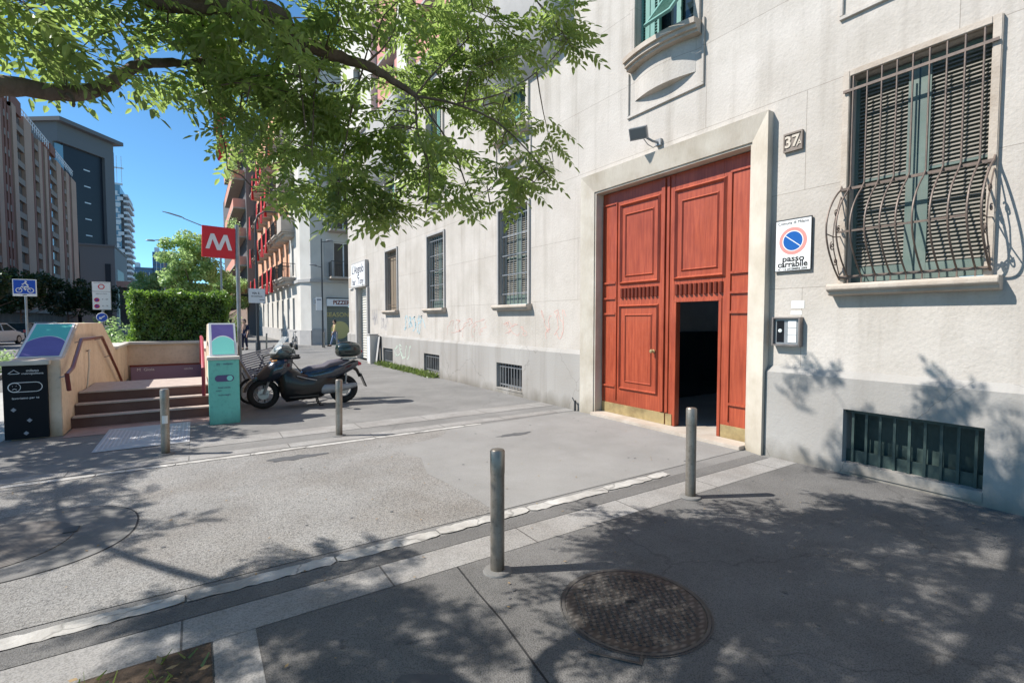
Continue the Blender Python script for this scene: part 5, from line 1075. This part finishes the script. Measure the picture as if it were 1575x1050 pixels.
for z in (2.33,2.13): b.lathe([(.045,-.001),(.045,.0)],20,c=(-2.56,z,0))
b.build('blue_discs','blue',t)
b=MB(); text_mb(b,'ZONA TRAFFICO LIMITATO',.03,frontf(-2.44,2.86,19.962),.0005); text_mb(b,'0 - 24',.06,frontf(-2.36,2.35,19.962),.0005); text_mb(b,'8 - 19',.06,frontf(-2.36,2.14,19.962),.0005); text_mb(b,'AREA DI SOSTA',.04,frontf(-2.44,2.52,19.962),.0005); b.build('lettering','rubber',t,fix=False)
t=pole_thing('keep_left_sign',(-2.36,19.3,0),'round blue sign with white down-left arrow just under the white parking sign','sign',1.95,.025)
b=MB(); b.lathe([(.135,19.24),(.14,19.25),(.14,19.262),(.135,19.268)],36,axis='y',c=(-2.36,0,1.78)); b.build('sign_disc','white',t,smooth=True); b=MB(); b.lathe([(.125,19.234),(.125,19.239)],36,axis='y',c=(-2.36,0,1.78)); b.build('sign_face','blue',t)
b=MB(); b.at(frontf(-2.36,1.78,19.232)@Matrix.Rotation(R(35),4,'Z')); b.add([(.08,.014,0),(-.03,.014,0),(-.03,.045,0),(-.09,0,0),(-.03,-.045,0),(-.03,-.014,0),(.08,-.014,0)],[(0,1,5,6),(1,2,3),(1,3,5),(3,4,5)]); b.build('arrow','white',t,fix=False)
# street lamps
t=thing('street_lamp',(2.75,28.65,0),'dark street lamp with a curved arm carrying a pale street-name board','street lamp')
b=MB(); b.tube([(2.75,28.65,0),(2.75,28.65,6.6),(2.85,28.65,7.1),(3.2,28.65,7.35),(4.3,28.65,7.4)],[.075,.05,.04,.035,.03],10); b.lathe([(.12,0),(.12,.5),(.08,.6)],14,c=(2.75,28.65,0)); b.build('pole','darkmetal',t,smooth=True); b=MB(); b.bevbox(4.0,4.6,28.52,28.78,7.32,7.42,.02); b.build('lamp_head','darkmetal',t)
t2=thing('street_name_sign',(2.75,28.5,3),'pale square street-name board fixed to the curved-arm lamp post','sign'); b=MB(); b.bevbox(2.34,3.12,28.50,28.54,2.58,3.32,.01); b.build('board','twhite',t2); b=MB(); b.box(2.33,2.345,28.49,28.55,2.57,3.33); b.build('edge','darkmetal',t2); b=MB(); b.box(3.115,3.13,28.49,28.55,2.57,3.33); b.build('edge','darkmetal',t2)
b=MB(); text_mb(b,'VIA E.',.15,frontf(2.70,3.08,28.495),.001,bold=.003); text_mb(b,'DE CASTILLIA',.085,frontf(2.73,2.92,28.495),.001,bold=.002); b.box(2.85,3.08,28.495,28.497,2.72,2.75); b.build('lettering','darkmetal',t2,fix=False)
t=thing('street_lamp',(6.67,31.9,0),'slim dark lamp post with two small heads at the side-street corner','street lamp')
b=MB(); b.tube([(6.67,31.9,0),(6.67,31.9,6.7)],[.06,.035],10); b.tube([(6.67,31.9,6.5),(7.3,31.9,6.62)],.02,6); b.tube([(6.67,31.9,4.95),(6.2,31.9,5.05)],.02,6); b.build('pole','darkmetal',t,smooth=True)
for (x,z) in ((7.15,6.62),(6.15,5.06)): b=MB(); b.loft([(x-.2,31.9,z,.03,.02),(x-.1,31.9,z+.02,.10,.05),(x+.15,31.9,z+.02,.10,.05),(x+.22,31.9,z,.04,.02)],12,2.4); b.build('lamp_head','metal',t,smooth=True)
t=thing('small_sign',(6.5,31.8,2.6),'small white board on the slim dark lamp post near the pizzeria','sign'); b=MB(); b.bevbox(6.28,6.62,31.78,31.82,2.3,3.1,.01); b.build('board','white',t); b=MB(); b.box(6.32,6.58,31.775,31.779,2.9,3.0); b.build('print','greyprint',t)
t=thing('street_lamp',(-2.15,50,0),'thin grey lamp post rising left of the pale tree behind the hedge','street lamp'); b=MB(); b.tube([(-2.0,50,0),(-2.0,50,8.3)],[.08,.05],8); b.tube([(-2.9,50,8.2),(-2.0,50,8.35),(-1.1,50,8.2)],.04,6); b.build('pole','metal',t,smooth=True)
for x in (-2.9,-1.1): b=MB(); b.loft([(x-.3,50,8.2,.04,.03),(x-.15,50,8.22,.14,.07),(x+.2,50,8.22,.14,.07),(x+.3,50,8.2,.05,.03)],12,2.4); b.build('lamp_head','metal',t,smooth=True)
t=thing('street_lamp',(1.1,33,0),'lamp with a long thin arm reaching left behind the red metro sign','street lamp'); b=MB(); b.tube([(1.35,33,0),(1.35,33,6.3),(1.1,33,6.8),(-.4,33,7.35)],[.06,.045,.035,.025],8); b.build('pole','metal',t,smooth=True); b=MB(); b.loft([(-1.35,33,7.62,.03,.02),(-1.0,33,7.55,.10,.035),(-.5,33,7.42,.10,.035),(-.35,33,7.36,.04,.02)],12,2.4); b.build('lamp_head','metal',t,smooth=True)
# ================================================================== PIZZERIA BUILDING across the side street
pb=thing('corner_building',(8,36,0),'corner block with a pizzeria at its foot, cream base, orange flank and stone balconies','building')
AX=6.1
side=[(38.3,39.2),(40.8,41.7),(43.6,44.5),(46.6,47.5),(49.8,50.7),(53.2,54.1),(57.0,57.9)]
gh=[(a,c,.9,3.3) for a,c in side]; uhs=[(a,c,z,z+2.2) for a,c in side for z in (4.9,8.2,11.5,14.8)]
b=MB(); wall_holes(b,(AX,0,0),(0,1,0),(-1,0,0),35.9,62,0,4.25,gh,.3); b.quad((AX,35.9,0),(6.6,35,0),(6.6,35,4.25),(AX,35.9,4.25)); wall_holes(b,(0,35,0),(1,0,0),(0,-1,0),6.6,18,0,4.25,[(7.6,11.2,0,3.15)],.35); b.build('ground_floor_wall','creamb',pb,fix=False)
b=MB(); wall_holes(b,(AX,0,0),(0,1,0),(-1,0,0),35.9,40.2,4.45,20,[h for h in uhs if h[1]<40.2],.3); b.quad((AX,35.9,4.45),(6.6,35,4.45),(6.6,35,20),(AX,35.9,20))
fh=[(8.1,9.5,z,z+2.4) for z in (4.65,7.85,11.1,14.4)]; wall_holes(b,(0,35,0),(1,0,0),(0,-1,0),6.6,18,4.45,20,fh,.3); b.build('corner_wall','creamb',pb,fix=False)
b=MB(); wall_holes(b,(AX,0,0),(0,1,0),(-1,0,0),40.2,62,4.45,20,[h for h in uhs if h[0]>40.2],.3); b.build('flank_wall','orange',pb,fix=False)
b=MB(); b.box(5.95,6.3,36,62,4.25,4.45); b.box(6.75,18,34.85,35.2,4.25,4.45); b.prism([(5.95,36.0),(6.52,34.85),(6.75,34.85),(6.75,35.2),(6.3,36.0)],'z',4.25,4.45); b.build('cornice','greyst',pb)
b=MB(); b.box(6.02,6.1,36,62,0,1.0); b.prism([(6.02,36.0),(6.55,34.92),(6.6,35),(6.1,36)],'z',0,1.0); b.box(6.6,7.5,34.93,35,0,1.1); b.build('base','greyst',pb)
b=MB(); b.quad((AX,35.9,20),(6.6,35,20),(18,35,20),(18,62,20)); b.quad((AX,35.9,20),(18,62,20),(AX,62,20),(AX,35.9,20)); b.build('roof','greyst',pb,fix=False)
for h in gh+uhs: simple_window(pb,(AX,0,0),(0,1,0),(-1,0,0),*h)
for h in fh: simple_window(pb,(0,35,0),(1,0,0),(0,-1,0),*h,frm='white')
for k,(a,c,z0,z1) in enumerate(fh[:3]):
    for (p,q) in ((a-.62,a-.02),): b=MB(); b.box(p,q,34.93,34.975,z0,z1); slats(b.at(Matrix.Translation((0,0,0))),0,0,0,0,0,1); b.at(Matrix.Identity(4)); b.build('shutter','greyst',pb)
def balcony(x0,x1,y0,y1,z,parent,solid=False):
    b=MB(); b.box(x0,x1,y0,y1,z,z+.14); b.box(x0+.08,x1,y0+.08,y1-.08,z-.12,z); b.box(x0+.25,x1,y0+.15,y1-.15,z-.3,z-.12); o=b.build('balcony','slab',parent,bev=.02)
    b=MB()
    if solid: b.box(x0+.02,x0+.1,y0,y1,z+.14,z+1.05); b.box(x0+.1,x1,y0,y0+.08,z+.14,z+1.05)
    else:
        L=[]; n=int((y1-y0)/.13)
        for k in range(n+1): L.append((x0+.04,y0+.03+(y1-y0-.06)*k/n))
        m=int((x1-x0)/.13)
        for k in range(m): L+= [(x0+.04+(x1-x0-.04)*k/m,y0+.03),(x0+.04+(x1-x0-.04)*k/m,y1-.03)]
        for x,y in L: b.box(x-.01,x+.01,y-.01,y+.01,z+.14,z+1.08)
        b.box(x0+.015,x0+.065,y0,y1,z+1.08,z+1.12); b.box(x0+.065,x1,y0,y0+.05,z+1.08,z+1.12); b.box(x0+.065,x1,y1-.05,y1,z+1.08,z+1.12)
    b.build('railing','slab' if solid else 'darkmetal',o)
flags=[]
for (a,c) in side:
    for z in (4.6,7.9,11.2,14.5):
        solid=(a<38.5); balcony(5.1 if a>38.5 else 5.2,AX,a-.55,c+.55,z-.0,pb,solid and z>7)
        if a>40: flags.append((5.05,(a+c)/2,z))
b=MB()
def fbalcony(z):
    b=MB(); b.box(7.7,13,34.0,35,z-.14,z); o=b.build('balcony','slab',pb,bev=.02); b=MB()
    for k in range(36): b.box(7.74+k*.14,7.755+k*.14,34.04,34.06,z,z+1.0)
    for k in range(7): b.box(7.73,7.75,34.06+k*.13,34.08+k*.13,z,z+1.0)
    b.box(7.72,13,34.02,34.07,z+1.0,z+1.04); b.build('railing','darkmetal',o)
for z in (4.62,7.8,11.05): fbalcony(z)
b=MB(); b.box(7.6,11.2,35.2,35.24,0,2.62)
b.build('roller_shutter','shutterg',pb); b=MB()
for k in range(17): b.box(7.62,11.18,35.18,35.199,.08+k*.15,.10+k*.15)
b.build('shutter_ribs','darkmetal',pb)
b=MB(); text_mb(b,'SEASONS',.42,frontf(8.45,2.05,35.17),.001,bold=.006); b.add([(8.5+.62*math.cos(2*math.pi*k/24),35.172,1.0+.62*math.sin(2*math.pi*k/24)) for k in range(24)],[tuple(range(24))]); b.build('shutter_painting','yellow',pb,fix=False)
t=thing('pizzeria_sign',(9,34.9,2.9),'long pale pizzeria fascia sign above the painted green roller shutter','shop sign'); b=MB(); b.bevbox(7.6,11.2,34.86,34.99,2.65,3.15,.01); b.build('sign_box','white',t); b=MB(); text_mb(b,'PIZZERIA',.40,frontf(8.72,2.89,34.85),.001,sx=.9,bold=.012); b.build('lettering','rail',t,fix=False)
b=MB(); b.bevbox(7.58,11.22,34.84,35.0,3.155,3.22,.01); b.build('sign_hood','darkmetal',t)
t=thing('wall_plaque',(7.0,34.97,2.9),'blank pale panel on the shaded grey corner wall left of the pizzeria','plaque'); b=MB(); b.bevbox(6.75,7.35,34.95,34.995,2.75,3.15,.01); b.build('board','twhite',t); b=MB(); b.box(6.8,7.3,34.94,34.949,2.8,3.1); b.build('face','greyst',t)
# red flags hanging from the balconies
def flag_thing(x,y,z,L,w,label,seed,group='red flags hanging on the balconies'):
    rr=random.Random(seed); t=thing('flag',(x,y,z),label,'flag',group,local=True); b=MB(); n=10; vs=[];fs=[]
    for i in range(n+1):
        t_=i/n
        for j in range(7):
            q=j/6; vs.append((-.05-.12*math.sin(q*7+t_*2+seed)*t_,(q-.5)*w*(1-.35*t_)+.05*math.sin(t_*5+seed),-L*t_))
    for i in range(n):
        for j in range(6): fs.append((i*7+j,i*7+j+1,(i+1)*7+j+1,(i+1)*7+j))
    b.add(vs,fs); b.build('cloth','flag',t,smooth=True,fix=False); b=MB(); b.tube([(-.04,-w/2,.02),(-.04,w/2,.02)],.015,5); b.build('staff','slab',t)
def fl_label(y,z): 
    fl={4.6:'lowest',7.9:'second',11.2:'third',14.5:'fourth'}[z]; pos=['nearest','second nearest','third nearest','fourth nearest','fifth nearest','farthest']
    return fl,pos
ys=sorted({f[1] for f in flags})
for k,(x,y,z) in enumerate(flags):
    fl,pos=fl_label(y,z); i=ys.index(y)
    if (i+int(z))%4==3: continue
    flag_thing(x-.02,y+.2,z+1.1,1.5+.4*((i*3+int(z))%3),.8,f'red flag, {pos[i]} orange-flank balcony, {fl} row',k)
# next building, grey end wall with plants
nb_=thing('stepped_building',(6,64,0),'further block with a tall grey end wall standing proud of the orange flank','building')
b=MB(); b.box(5.1,16,62.0,110,0,24); b.build('end_wall','tgrey',nb_); b=MB(); b.box(5.05,5.1,62.3,110,0,3.6); b.build('shopfronts','farslab',nb_); b=MB(); b.box(4.7,5.08,63,110,3.6,3.9); b.build('awning','slab',nb_)
for z in (4.6,7.8,11,14.2,17.4,20.6):
    b=MB(); b.box(3.9,5.1,63.2,80,z,z+.16); o=b.build('balcony','slab',nb_); b=MB(); b.box(3.9,3.95,63.2,80,z+.16,z+1.1); b.box(3.95,5.1,63.2,63.25,z+.16,z+1.1); b.build('railing','salmon',o)
for k,(z,l) in enumerate(((5.6,'lowest'),(12,'middle'),(18.4,'top'))):
    t=thing('balcony_plant',(3.9,64,z),f'{l} of the leafy plants spilling off the far grey-ended block balconies','plant','plants on the far balconies',local=True); arr=[]; q=RNG.normal(size=(700,3)); leafcloud(arr,700,q*np.array([.3,.9,.55]),None,.10); cloud_mesh('foliage',arr,'leafl',t); b=MB(); b.box(-.1,.15,-.6,.6,-.7,-.35); b.build('planter','slab',t)
t=thing('flag',(3,60,24),'long red flag on a slanted staff high above the street, behind the leaves','flag')
b=MB(); b.tube([(5.1,61.5,20.5),(1.2,60.2,24.8)],.05,8); b.build('staff','twhite',t); 
b=MB(); 
for i in range(10):
    z=23.9-.55*i; x=2.0+.10*math.sin(i*1.3)+.05*i; b.quad((x,60.4,z),(x+.9+.2*math.sin(i),60.5,z),(x+.95+.2*math.sin(i+1),60.5,z-.55),(x+.05,60.4,z-.55))
b.build('cloth','flag',t,smooth=True,fix=False)
# ================================================================== FAR BUILDINGS, left
def ypx(px,X): 
    u=(px-787.5)/F; c,s=math.cos(YAW),math.sin(YAW); return X*(-u*s+c)/(u*c+s)
lb=thing('apartment_block',(-25,130,0),'long brick-toned apartment block with tall pale pilasters across the wide road','building')
BX=-25.0
b=MB(); b.box(-45,BX-.55,70,ypx(125,BX),0,37.6); b.build('body','farrec',lb)
segs=[(-60,-30),(-18,-8),(9,16),(33,39),(50,61),(71,75),(80,84),(97,104),(111,115),(118.5,125.5)]
for a,c in segs:
    b=MB(); b.box(BX-.6,BX,ypx(a,BX),ypx(c,BX),3.6,38.3 if a<70 else 37.2); b.build('pilaster','brick',lb)
for a,c in ((18,21),(23,26),(28,31.5),(63,65.5),(76,78.5),(86,88),(106,108.5),(116,117.5)):
    b=MB(); b.box(BX-.6,BX-.12,ypx(a,BX),ypx(c,BX),3.6,37.2); b.build('brick_strip','brick2',lb)
gaps=[(-30,-18),(-8,9),(39,50),(21,23),(26,28),(65.5,71),(88,97),(108.5,111)]
for a,c in gaps:
    y0,y1=ypx(a,BX),ypx(c,BX)
    for k in range(11):
        z=5.2+k*3.0; b=MB(); b.box(BX-.55,BX-.06,y0+.02,y1-.02,z-.55,z+.5); o=b.build('balcony','farslab',lb); 
        if (y1-y0)>2: b=MB(); b.box(BX-.549,BX-.48,y0+(y1-y0)*.2,y0+(y1-y0)*.62,z+.56,z+2.2); b.build('window','glass',o)
b=MB(); b.box(-26.3,-24.6,70,ypx(125,BX)+.1,3.0,3.6); b.build('canopy','farslab',lb)
b=MB(); y=ypx(-40,BX)
while y<ypx(124,BX): b.box(BX-.4,BX-.3,y,y+.12,38.2,39.7); y+=1.5
b.box(BX-.4,BX-.3,ypx(-40,BX),ypx(124,BX),39.6,39.75); b.box(BX-.38,BX-.33,ypx(-40,BX),ypx(124,BX),38.9,39.0); b.build('roof_railing','twhite',lb)
b=MB(); b.box(BX-4,BX-.1,ypx(33,BX),ypx(48,BX),37.6,40.2); b.box(BX-4,BX-.1,ypx(90,BX),ypx(97,BX),37.6,39.6); b.build('roof_block','brick2',lb)
# dark tower: face runs along u, outward normal n
tw=thing('office_tower',(-30,208,0),'dark glass tower with a pale grey frame and oversailing roof beyond the brick block','building')
A=Vector((-33.8,200)); ud=Vector((.588,.809)); nd=Vector((.809,-.588))
m=Matrix(((ud.x,nd.x,0,A.x),(ud.y,nd.y,0,A.y),(0,0,1,0),(0,0,0,1)))
b=MB().at(m); b.box(0,19.6,-24,-1,0,58.5); b.build('body','tgrey',tw); b=MB().at(m); b.box(2.5,16,-.99,-.4,0,55.5); b.build('glass_wall','tdark',tw); b=MB().at(m); b.box(16,19.6,-1,.6,0,58.5); b.box(0,16,-1,.6,55.5,58.5); b.build('frame','tgrey',tw)
b=MB().at(m); b.box(-1,21.5,-25,2.5,61.2,62.4); b.box(0,19.6,-24,.5,58.5,61.2); b.build('roof_slab','tgrey',tw)
b=MB().at(m); b.box(0.3,2.5,-.99,-.3,30,55); b.build('pale_glass','tlight',tw)
for k in range(9): b=MB().at(m); b.box(9.2,11.4,-.399,-.36,8+k*5.2,8.35+k*5.2); b.build('window','twhite',tw)
gb=thing('low_office',(-25,190,0),'low grey office block at the foot of the dark tower','building'); b=MB(); b.box(-27,-19.2,184,215,0,23); b.build('body','tgrey',gb); b=MB(); b.box(-19.9,-19.19,189,205,0,17); b.box(-21.5,-20.2,183.9,183.99,2,18); b.build('window','tdark',gb); b=MB(); b.box(-27.4,-19.0,183.6,215,23,23.5); b.build('parapet','tgrey',gb)
def xpx(px,Y):
    u=(px-787.5)/F; c,s=math.cos(YAW),math.sin(YAW); return Y*(u*c+s)/(-u*s+c)
wt=thing('balcony_tower',(-26,300,0),'slender white residential tower with stacked balconies and rooftop frames, right of the dark tower','building')
x0,x1,x2=xpx(176,300),xpx(192,300),xpx(205,300)
b=MB(); b.box(x0,x1,300,325,0,66); b.build('glass_core','tlight',wt); b=MB(); b.box(x1,x2-1.3,301,325,0,62); b.build('body','tgrey',wt)
for k in range(22):
    z=3+k*2.75; b=MB(); b.box(x1+1.2,x2+(.3 if k%3 else -.3),299.6,301,z,z+1.05); b.box(x2-1.3,x2+(.3 if k%3 else -.3),301,322,z,z+1.05); b.build('balcony','twhite',wt)
    b=MB(); b.box(x0-.2,x1-.3,299.6,300,z+.3,z+.8); b.box(x0+.8+(k%3),x0+3+(k%3),299.5,299.99,z+.8,z+2.4); b.build('floor_band','twhite',wt)
b=MB()
for x in (x1-3,x1-1.2,x1+.6): b.box(x,x+.2,301,301.2,66,80)
b.box(x1-4,x1+1.5,301,301.4,74,74.6); b.box(x0,x1+1,300.5,301,66,67); b.build('roof_frame','twhite',wt)
for k,(a,c,zt,l) in enumerate(((207,239,36,'low blue-grey office block with curved white lines, left of the pale tree'),(238,276,46.5,'taller blue-grey stepped office block partly behind the pale tree'))):
    o_=thing('office_block',(xpx((a+c)/2,400),400,0),l,'building'); xa,xb=xpx(a,400),xpx(c,400); b=MB(); b.box(xa,xb,400,430,0,zt); b.build('body','toff',o_); b=MB()
    for j in range(int(zt//3)): b.box(xa,xb,399.7,399.99,2+j*3,2.3+j*3)
    b.build('floor_band','tgrey',o_); b=MB()
    for j in range(4): b.box(xa+2+j*2.2,xa+2.3+j*2.2,399.5,399.69,6,zt-3)
    b.box(xa+1,xa+3.5,402,410,zt,zt+3.2); b.build('fin','twhite',o_)
o_=thing('low_building',(-10,150,0),'low building with a dull red roof edge left of the hedge top','building'); b=MB(); b.box(xpx(186,150),xpx(222,150),150,170,0,9.5); b.build('body','farrec',o_); b=MB(); b.box(xpx(186,150)-.5,xpx(222,150)+.5,149.4,170,9.5,11.0); b.build('roof_edge','salmon',o_)
# ================================================================== CARS
def car(loc,label,paint,rz=0):
    t=thing('parked_car',loc,label,'car','cars parked across the road',rz=rz,local=True)
    b=MB(); side=[(-2.05,.32),(-2.08,.62),(-1.98,.88),(-1.35,.96),(.75,.98),(1.55,.86),(2.0,.68),(2.06,.35),(1.75,.22),(-1.75,.22)]
    secs=[(-.86,.93),(-.80,1),(.80,1),(.86,.93)]; vs=[];fs=[]; n=len(side)
    for x,s in secs:
        for (y,z) in side: vs.append((x,y*(.985 if abs(x)>.82 else 1),.6+(z-.6)*s))
    for i in range(3):
        for j in range(n): fs.append((i*n+j,i*n+(j+1)%n,(i+1)*n+(j+1)%n,(i+1)*n+j))
    fs+= [tuple(range(n)),tuple(range(3*n,4*n))]; b.add(vs,fs); b.build('body',paint,t,smooth=True,bev=.03)
    b=MB(); vs=[]; lo=[(-1.75,.93),(1.05,.96)]; hi=[(-1.35,1.42),(.35,1.46)]
    vs=[(-.76,-1.8,.93),(.76,-1.8,.93),(.76,1.15,.95),(-.76,1.15,.95),(-.62,-1.35,1.41),(.62,-1.35,1.41),(.62,.35,1.44),(-.62,.35,1.44)]
    b.add(vs,[(0,3,2,1),(4,5,6,7),(0,1,5,4),(1,2,6,5),(2,3,7,6),(3,0,4,7)]); b.build('glasshouse','blackglass',t,bev=.03)
    b=MB(); b.bevbox(-.63,.63,-1.38,.38,1.41,1.475,.02)
    for s in (-1,1):
        b.tube([(s*.77,-1.78,.93),(s*.63,-1.34,1.43)],.04,6); b.tube([(s*.77,1.13,.95),(s*.63,.36,1.45)],.03,6); b.tube([(s*.775,-.35,.95),(s*.64,-.35,1.44)],.03,6)
    b.build('roof',paint,t,smooth=True)
    for y in (-1.28,1.28):
        for s in (-1,1):
            b=MB(); b.lathe([(.30,s*.70),(.32,s*.73),(.32,s*.86),(.30,s*.875),(.2,s*.875)],22,axis='x',c=(0,y,.32)); o=b.build('wheel','rubber',t,smooth=True); b=MB(); b.lathe([(.20,s*.876),(.19,s*.885),(.05,s*.88)],14,axis='x',c=(0,y,.32)); b.build('rim','alu',o,smooth=True)
    for s in (-1,1):
        b=MB(); b.bevbox(s*.60,s*.84,-2.10,-2.0,.66,.90,.02); b.build('tail_light','taillens',t); b=MB(); b.bevbox(s*.55,s*.82,1.93,2.04,.60,.74,.02); b.build('headlight','lens',t)
    b=MB(); b.box(-.26,.26,-2.11,-2.085,.48,.60); b.build('number_plate','plate',t); return t
car((-11.7,47.5,0),'white hatchback at the far left edge beyond the blue bicycle sign','carw',R(-12)); car((-12.3,58,0),'dark car parked beyond the white hatchback','card',R(-6)); car((-12.3,66,0),'silver-white car half hidden behind the metro wall, farthest of the three','carw',R(-3))
# ================================================================== PEOPLE
def skin_mesh(verts,edges,radii,root=0,sub=1):
    me_=bpy.data.meshes.new('s'); me_.from_pydata(verts,edges,[]); o=bpy.data.objects.new('s',me_); COL.objects.link(o); md=o.modifiers.new('k','SKIN'); md.use_smooth_shade=True
    for i,r in enumerate(radii): v=me_.skin_vertices[0].data[i]; v.radius=(r,r) if not hasattr(r,'__len__') else r; v.use_root=(i==root)
    s=o.modifiers.new('u','SUBSURF'); s.levels=sub; s.render_levels=sub; dg=bpy.context.evaluated_depsgraph_get(); dg.update(); m2=bpy.data.meshes.new_from_object(o.evaluated_get(dg)); bpy.data.objects.remove(o); return m2
def person(loc,label,top,legs,rz=0,stride=.28,seed=0,group=None,h=1.0):
    t=thing('person',loc,label,'person',group,rz=rz,local=True); t.scale=(h,h,h)   # faces -x
    V=[];E=[];RR=[]
    def v(p,r,pr=None):
        V.append(p);RR.append(r)
        if pr is not None:E.append((pr,len(V)-1))
        return len(V)-1
    pel=v((0,0,.93),(.13,.10)); ab=v((0,0,1.08),(.125,.10),pel); ch=v((-.01,0,1.30),(.155,.11),ab); nk=v((-.01,0,1.47),.05,ch); h1=v((-.03,0,1.56),.075,nk); h2=v((-.035,0,1.65),.09,h1); h3=v((-.02,0,1.72),.06,h2)
    nose=v((-.125,0,1.60),.016,h1)
    for s in (-1,1):
        hip=v((0,s*.09,.88),.095,pel); kn=v((-.10*s*stride*3 -.04,s*.09,.50),.06,hip); an=v((-s*stride+ (.04),s*.09,.10 if s>0 else .13),.038,kn); v((-s*stride-.10,s*.09,.045 if s>0 else .07),.036,an)
        sh=v((0,s*.18,1.38),.06,ch); el=v((.06*s+.02,s*.235,1.10),.042,sh); wr=v((.12*s-.08,s*.24,.88),.028,el); pm=v((.14*s-.10,s*.24,.80),.03,wr)
        for q in range(4): f1=v((.14*s-.125+q*.016,s*(.24),.75-.004*abs(q-1.5)),.009,pm); v((.14*s-.135+q*.016,s*.236,.71-.006*abs(q-1.5)),.008,f1)
        th=v((.14*s-.135,s*.225,.79),.010,pm); v((.14*s-.15,s*.22,.765),.009,th)
    me_=skin_mesh(V,E,RR); me_.materials.clear(); me_.materials.append(M['skin']); o=bpy.data.objects.new('body',me_); COL.objects.link(o); par(o,t)
    def cloth(name,ids,grow,m):
        mp={i:k for k,i in enumerate(ids)}; vs=[V[i] for i in ids]; es=[(mp[a],mp[c]) for a,c in E if a in mp and c in mp]; rs=[tuple((x+grow for x in RR[i])) if hasattr(RR[i],'__len__') else RR[i]+grow for i in ids]; mm_=skin_mesh(vs,es,rs); mm_.materials.clear(); mm_.materials.append(M[m]); c=bpy.data.objects.new(name,mm_); COL.objects.link(c); par(c,t)
    n0=8; L=[n0,n0+1,n0+2]; step=4+4+8+2; 
    la=[8,9,10]; lb_=[8+step,9+step,10+step]
    cloth('trousers',[0]+la+lb_,.018,legs); cloth('shirt',[1,0,2]+[12,13]+[12+step,13+step],.016,top)
    b=MB(); b.loft([(-.10,0,1.685,.05,.02),(-.06,0,1.70,.09,.055),(.0,0,1.67,.105,.10),(.06,0,1.62,.09,.12),(.09,0,1.58,.05,.09)],14,2.2); b.build('hair','hair',t,smooth=True)
    b=MB()
    for s in (-1,1): b.loft([(-s*stride-.20,s*.09,.035,.02,.02),(-s*stride-.12,s*.09,.045,.045,.04),(-s*stride+.04,s*.09,.05,.045,.05),(-s*stride+.10,s*.09,.045,.03,.035)],12,2.4)
    b.build('shoes','shoe',t,smooth=True); return t
person((7.55,32.6,0),'person in a pale yellow top and jeans striding left past the green roller shutter','yellow','denim',0,.30,h=.98)
person((2.35,31.5,0),'person in dark navy clothes standing by the curved-arm lamp post','navy','navy',R(60),.06,h=1.0)
person((1.35,40,0),'person in white shirt among the distant group left of the lamp post','whitec','denim',R(80),.2,group='people far down the pavement'); person((2.4,45,0),'person in pink top among the distant group behind the navy-dressed one','pinkc','navy',R(-100),.2,group='people far down the pavement'); person((2.0,52,0),'farthest small figure in yellow on the distant pavement','yellow','navy',R(90),.1,group='people far down the pavement')
# parked bicycles at the far corner
for k,(x,y,l) in enumerate(((5.3,33.5,'bicycle leaning by the cream corner, nearer of two'),(5.2,38.0,'bicycle by the cream flank, farther of two'))):
    t=thing('bicycle',(x,y,0),l,'bicycle','bicycles by the corner building',rz=R(70+15*k),local=True); wheel(t,-.5,.33,.035); wheel(t,.5,.33,.035); b=MB(); b.tube([(-.5,0,.33),(-.35,0,.95)],.016,6); b.tube([(-.38,0,.8),(0,0,.3),(.5,0,.33),(.15,0,.75),(-.38,0,.8)],.014,6); b.tube([(0,0,.3),(.18,0,.92)],.014,6); b.tube([(-.36,-.25,1.0),(-.35,0,.98),(-.36,.25,1.0)],.012,6); b.build('frame','metal',t,smooth=True); b=MB(); b.loft([(.08,0,.94,.03,.02),(.18,0,.95,.07,.03),(.28,0,.95,.07,.03)],10,2.4); b.build('saddle','rubber',t,smooth=True)
# potted greenery far down the pavement
for k,(x,y,l) in enumerate(((2.7,47,'bright green potted bush on the far pavement beside the distant group'),)): shrub((x,y,0),l,.9,.9,1.9,1200,.11,'leafl',name='potted_bush',group=None,seed=30)
for o in COL.objects:
    if '_local' in o: del o['_local']
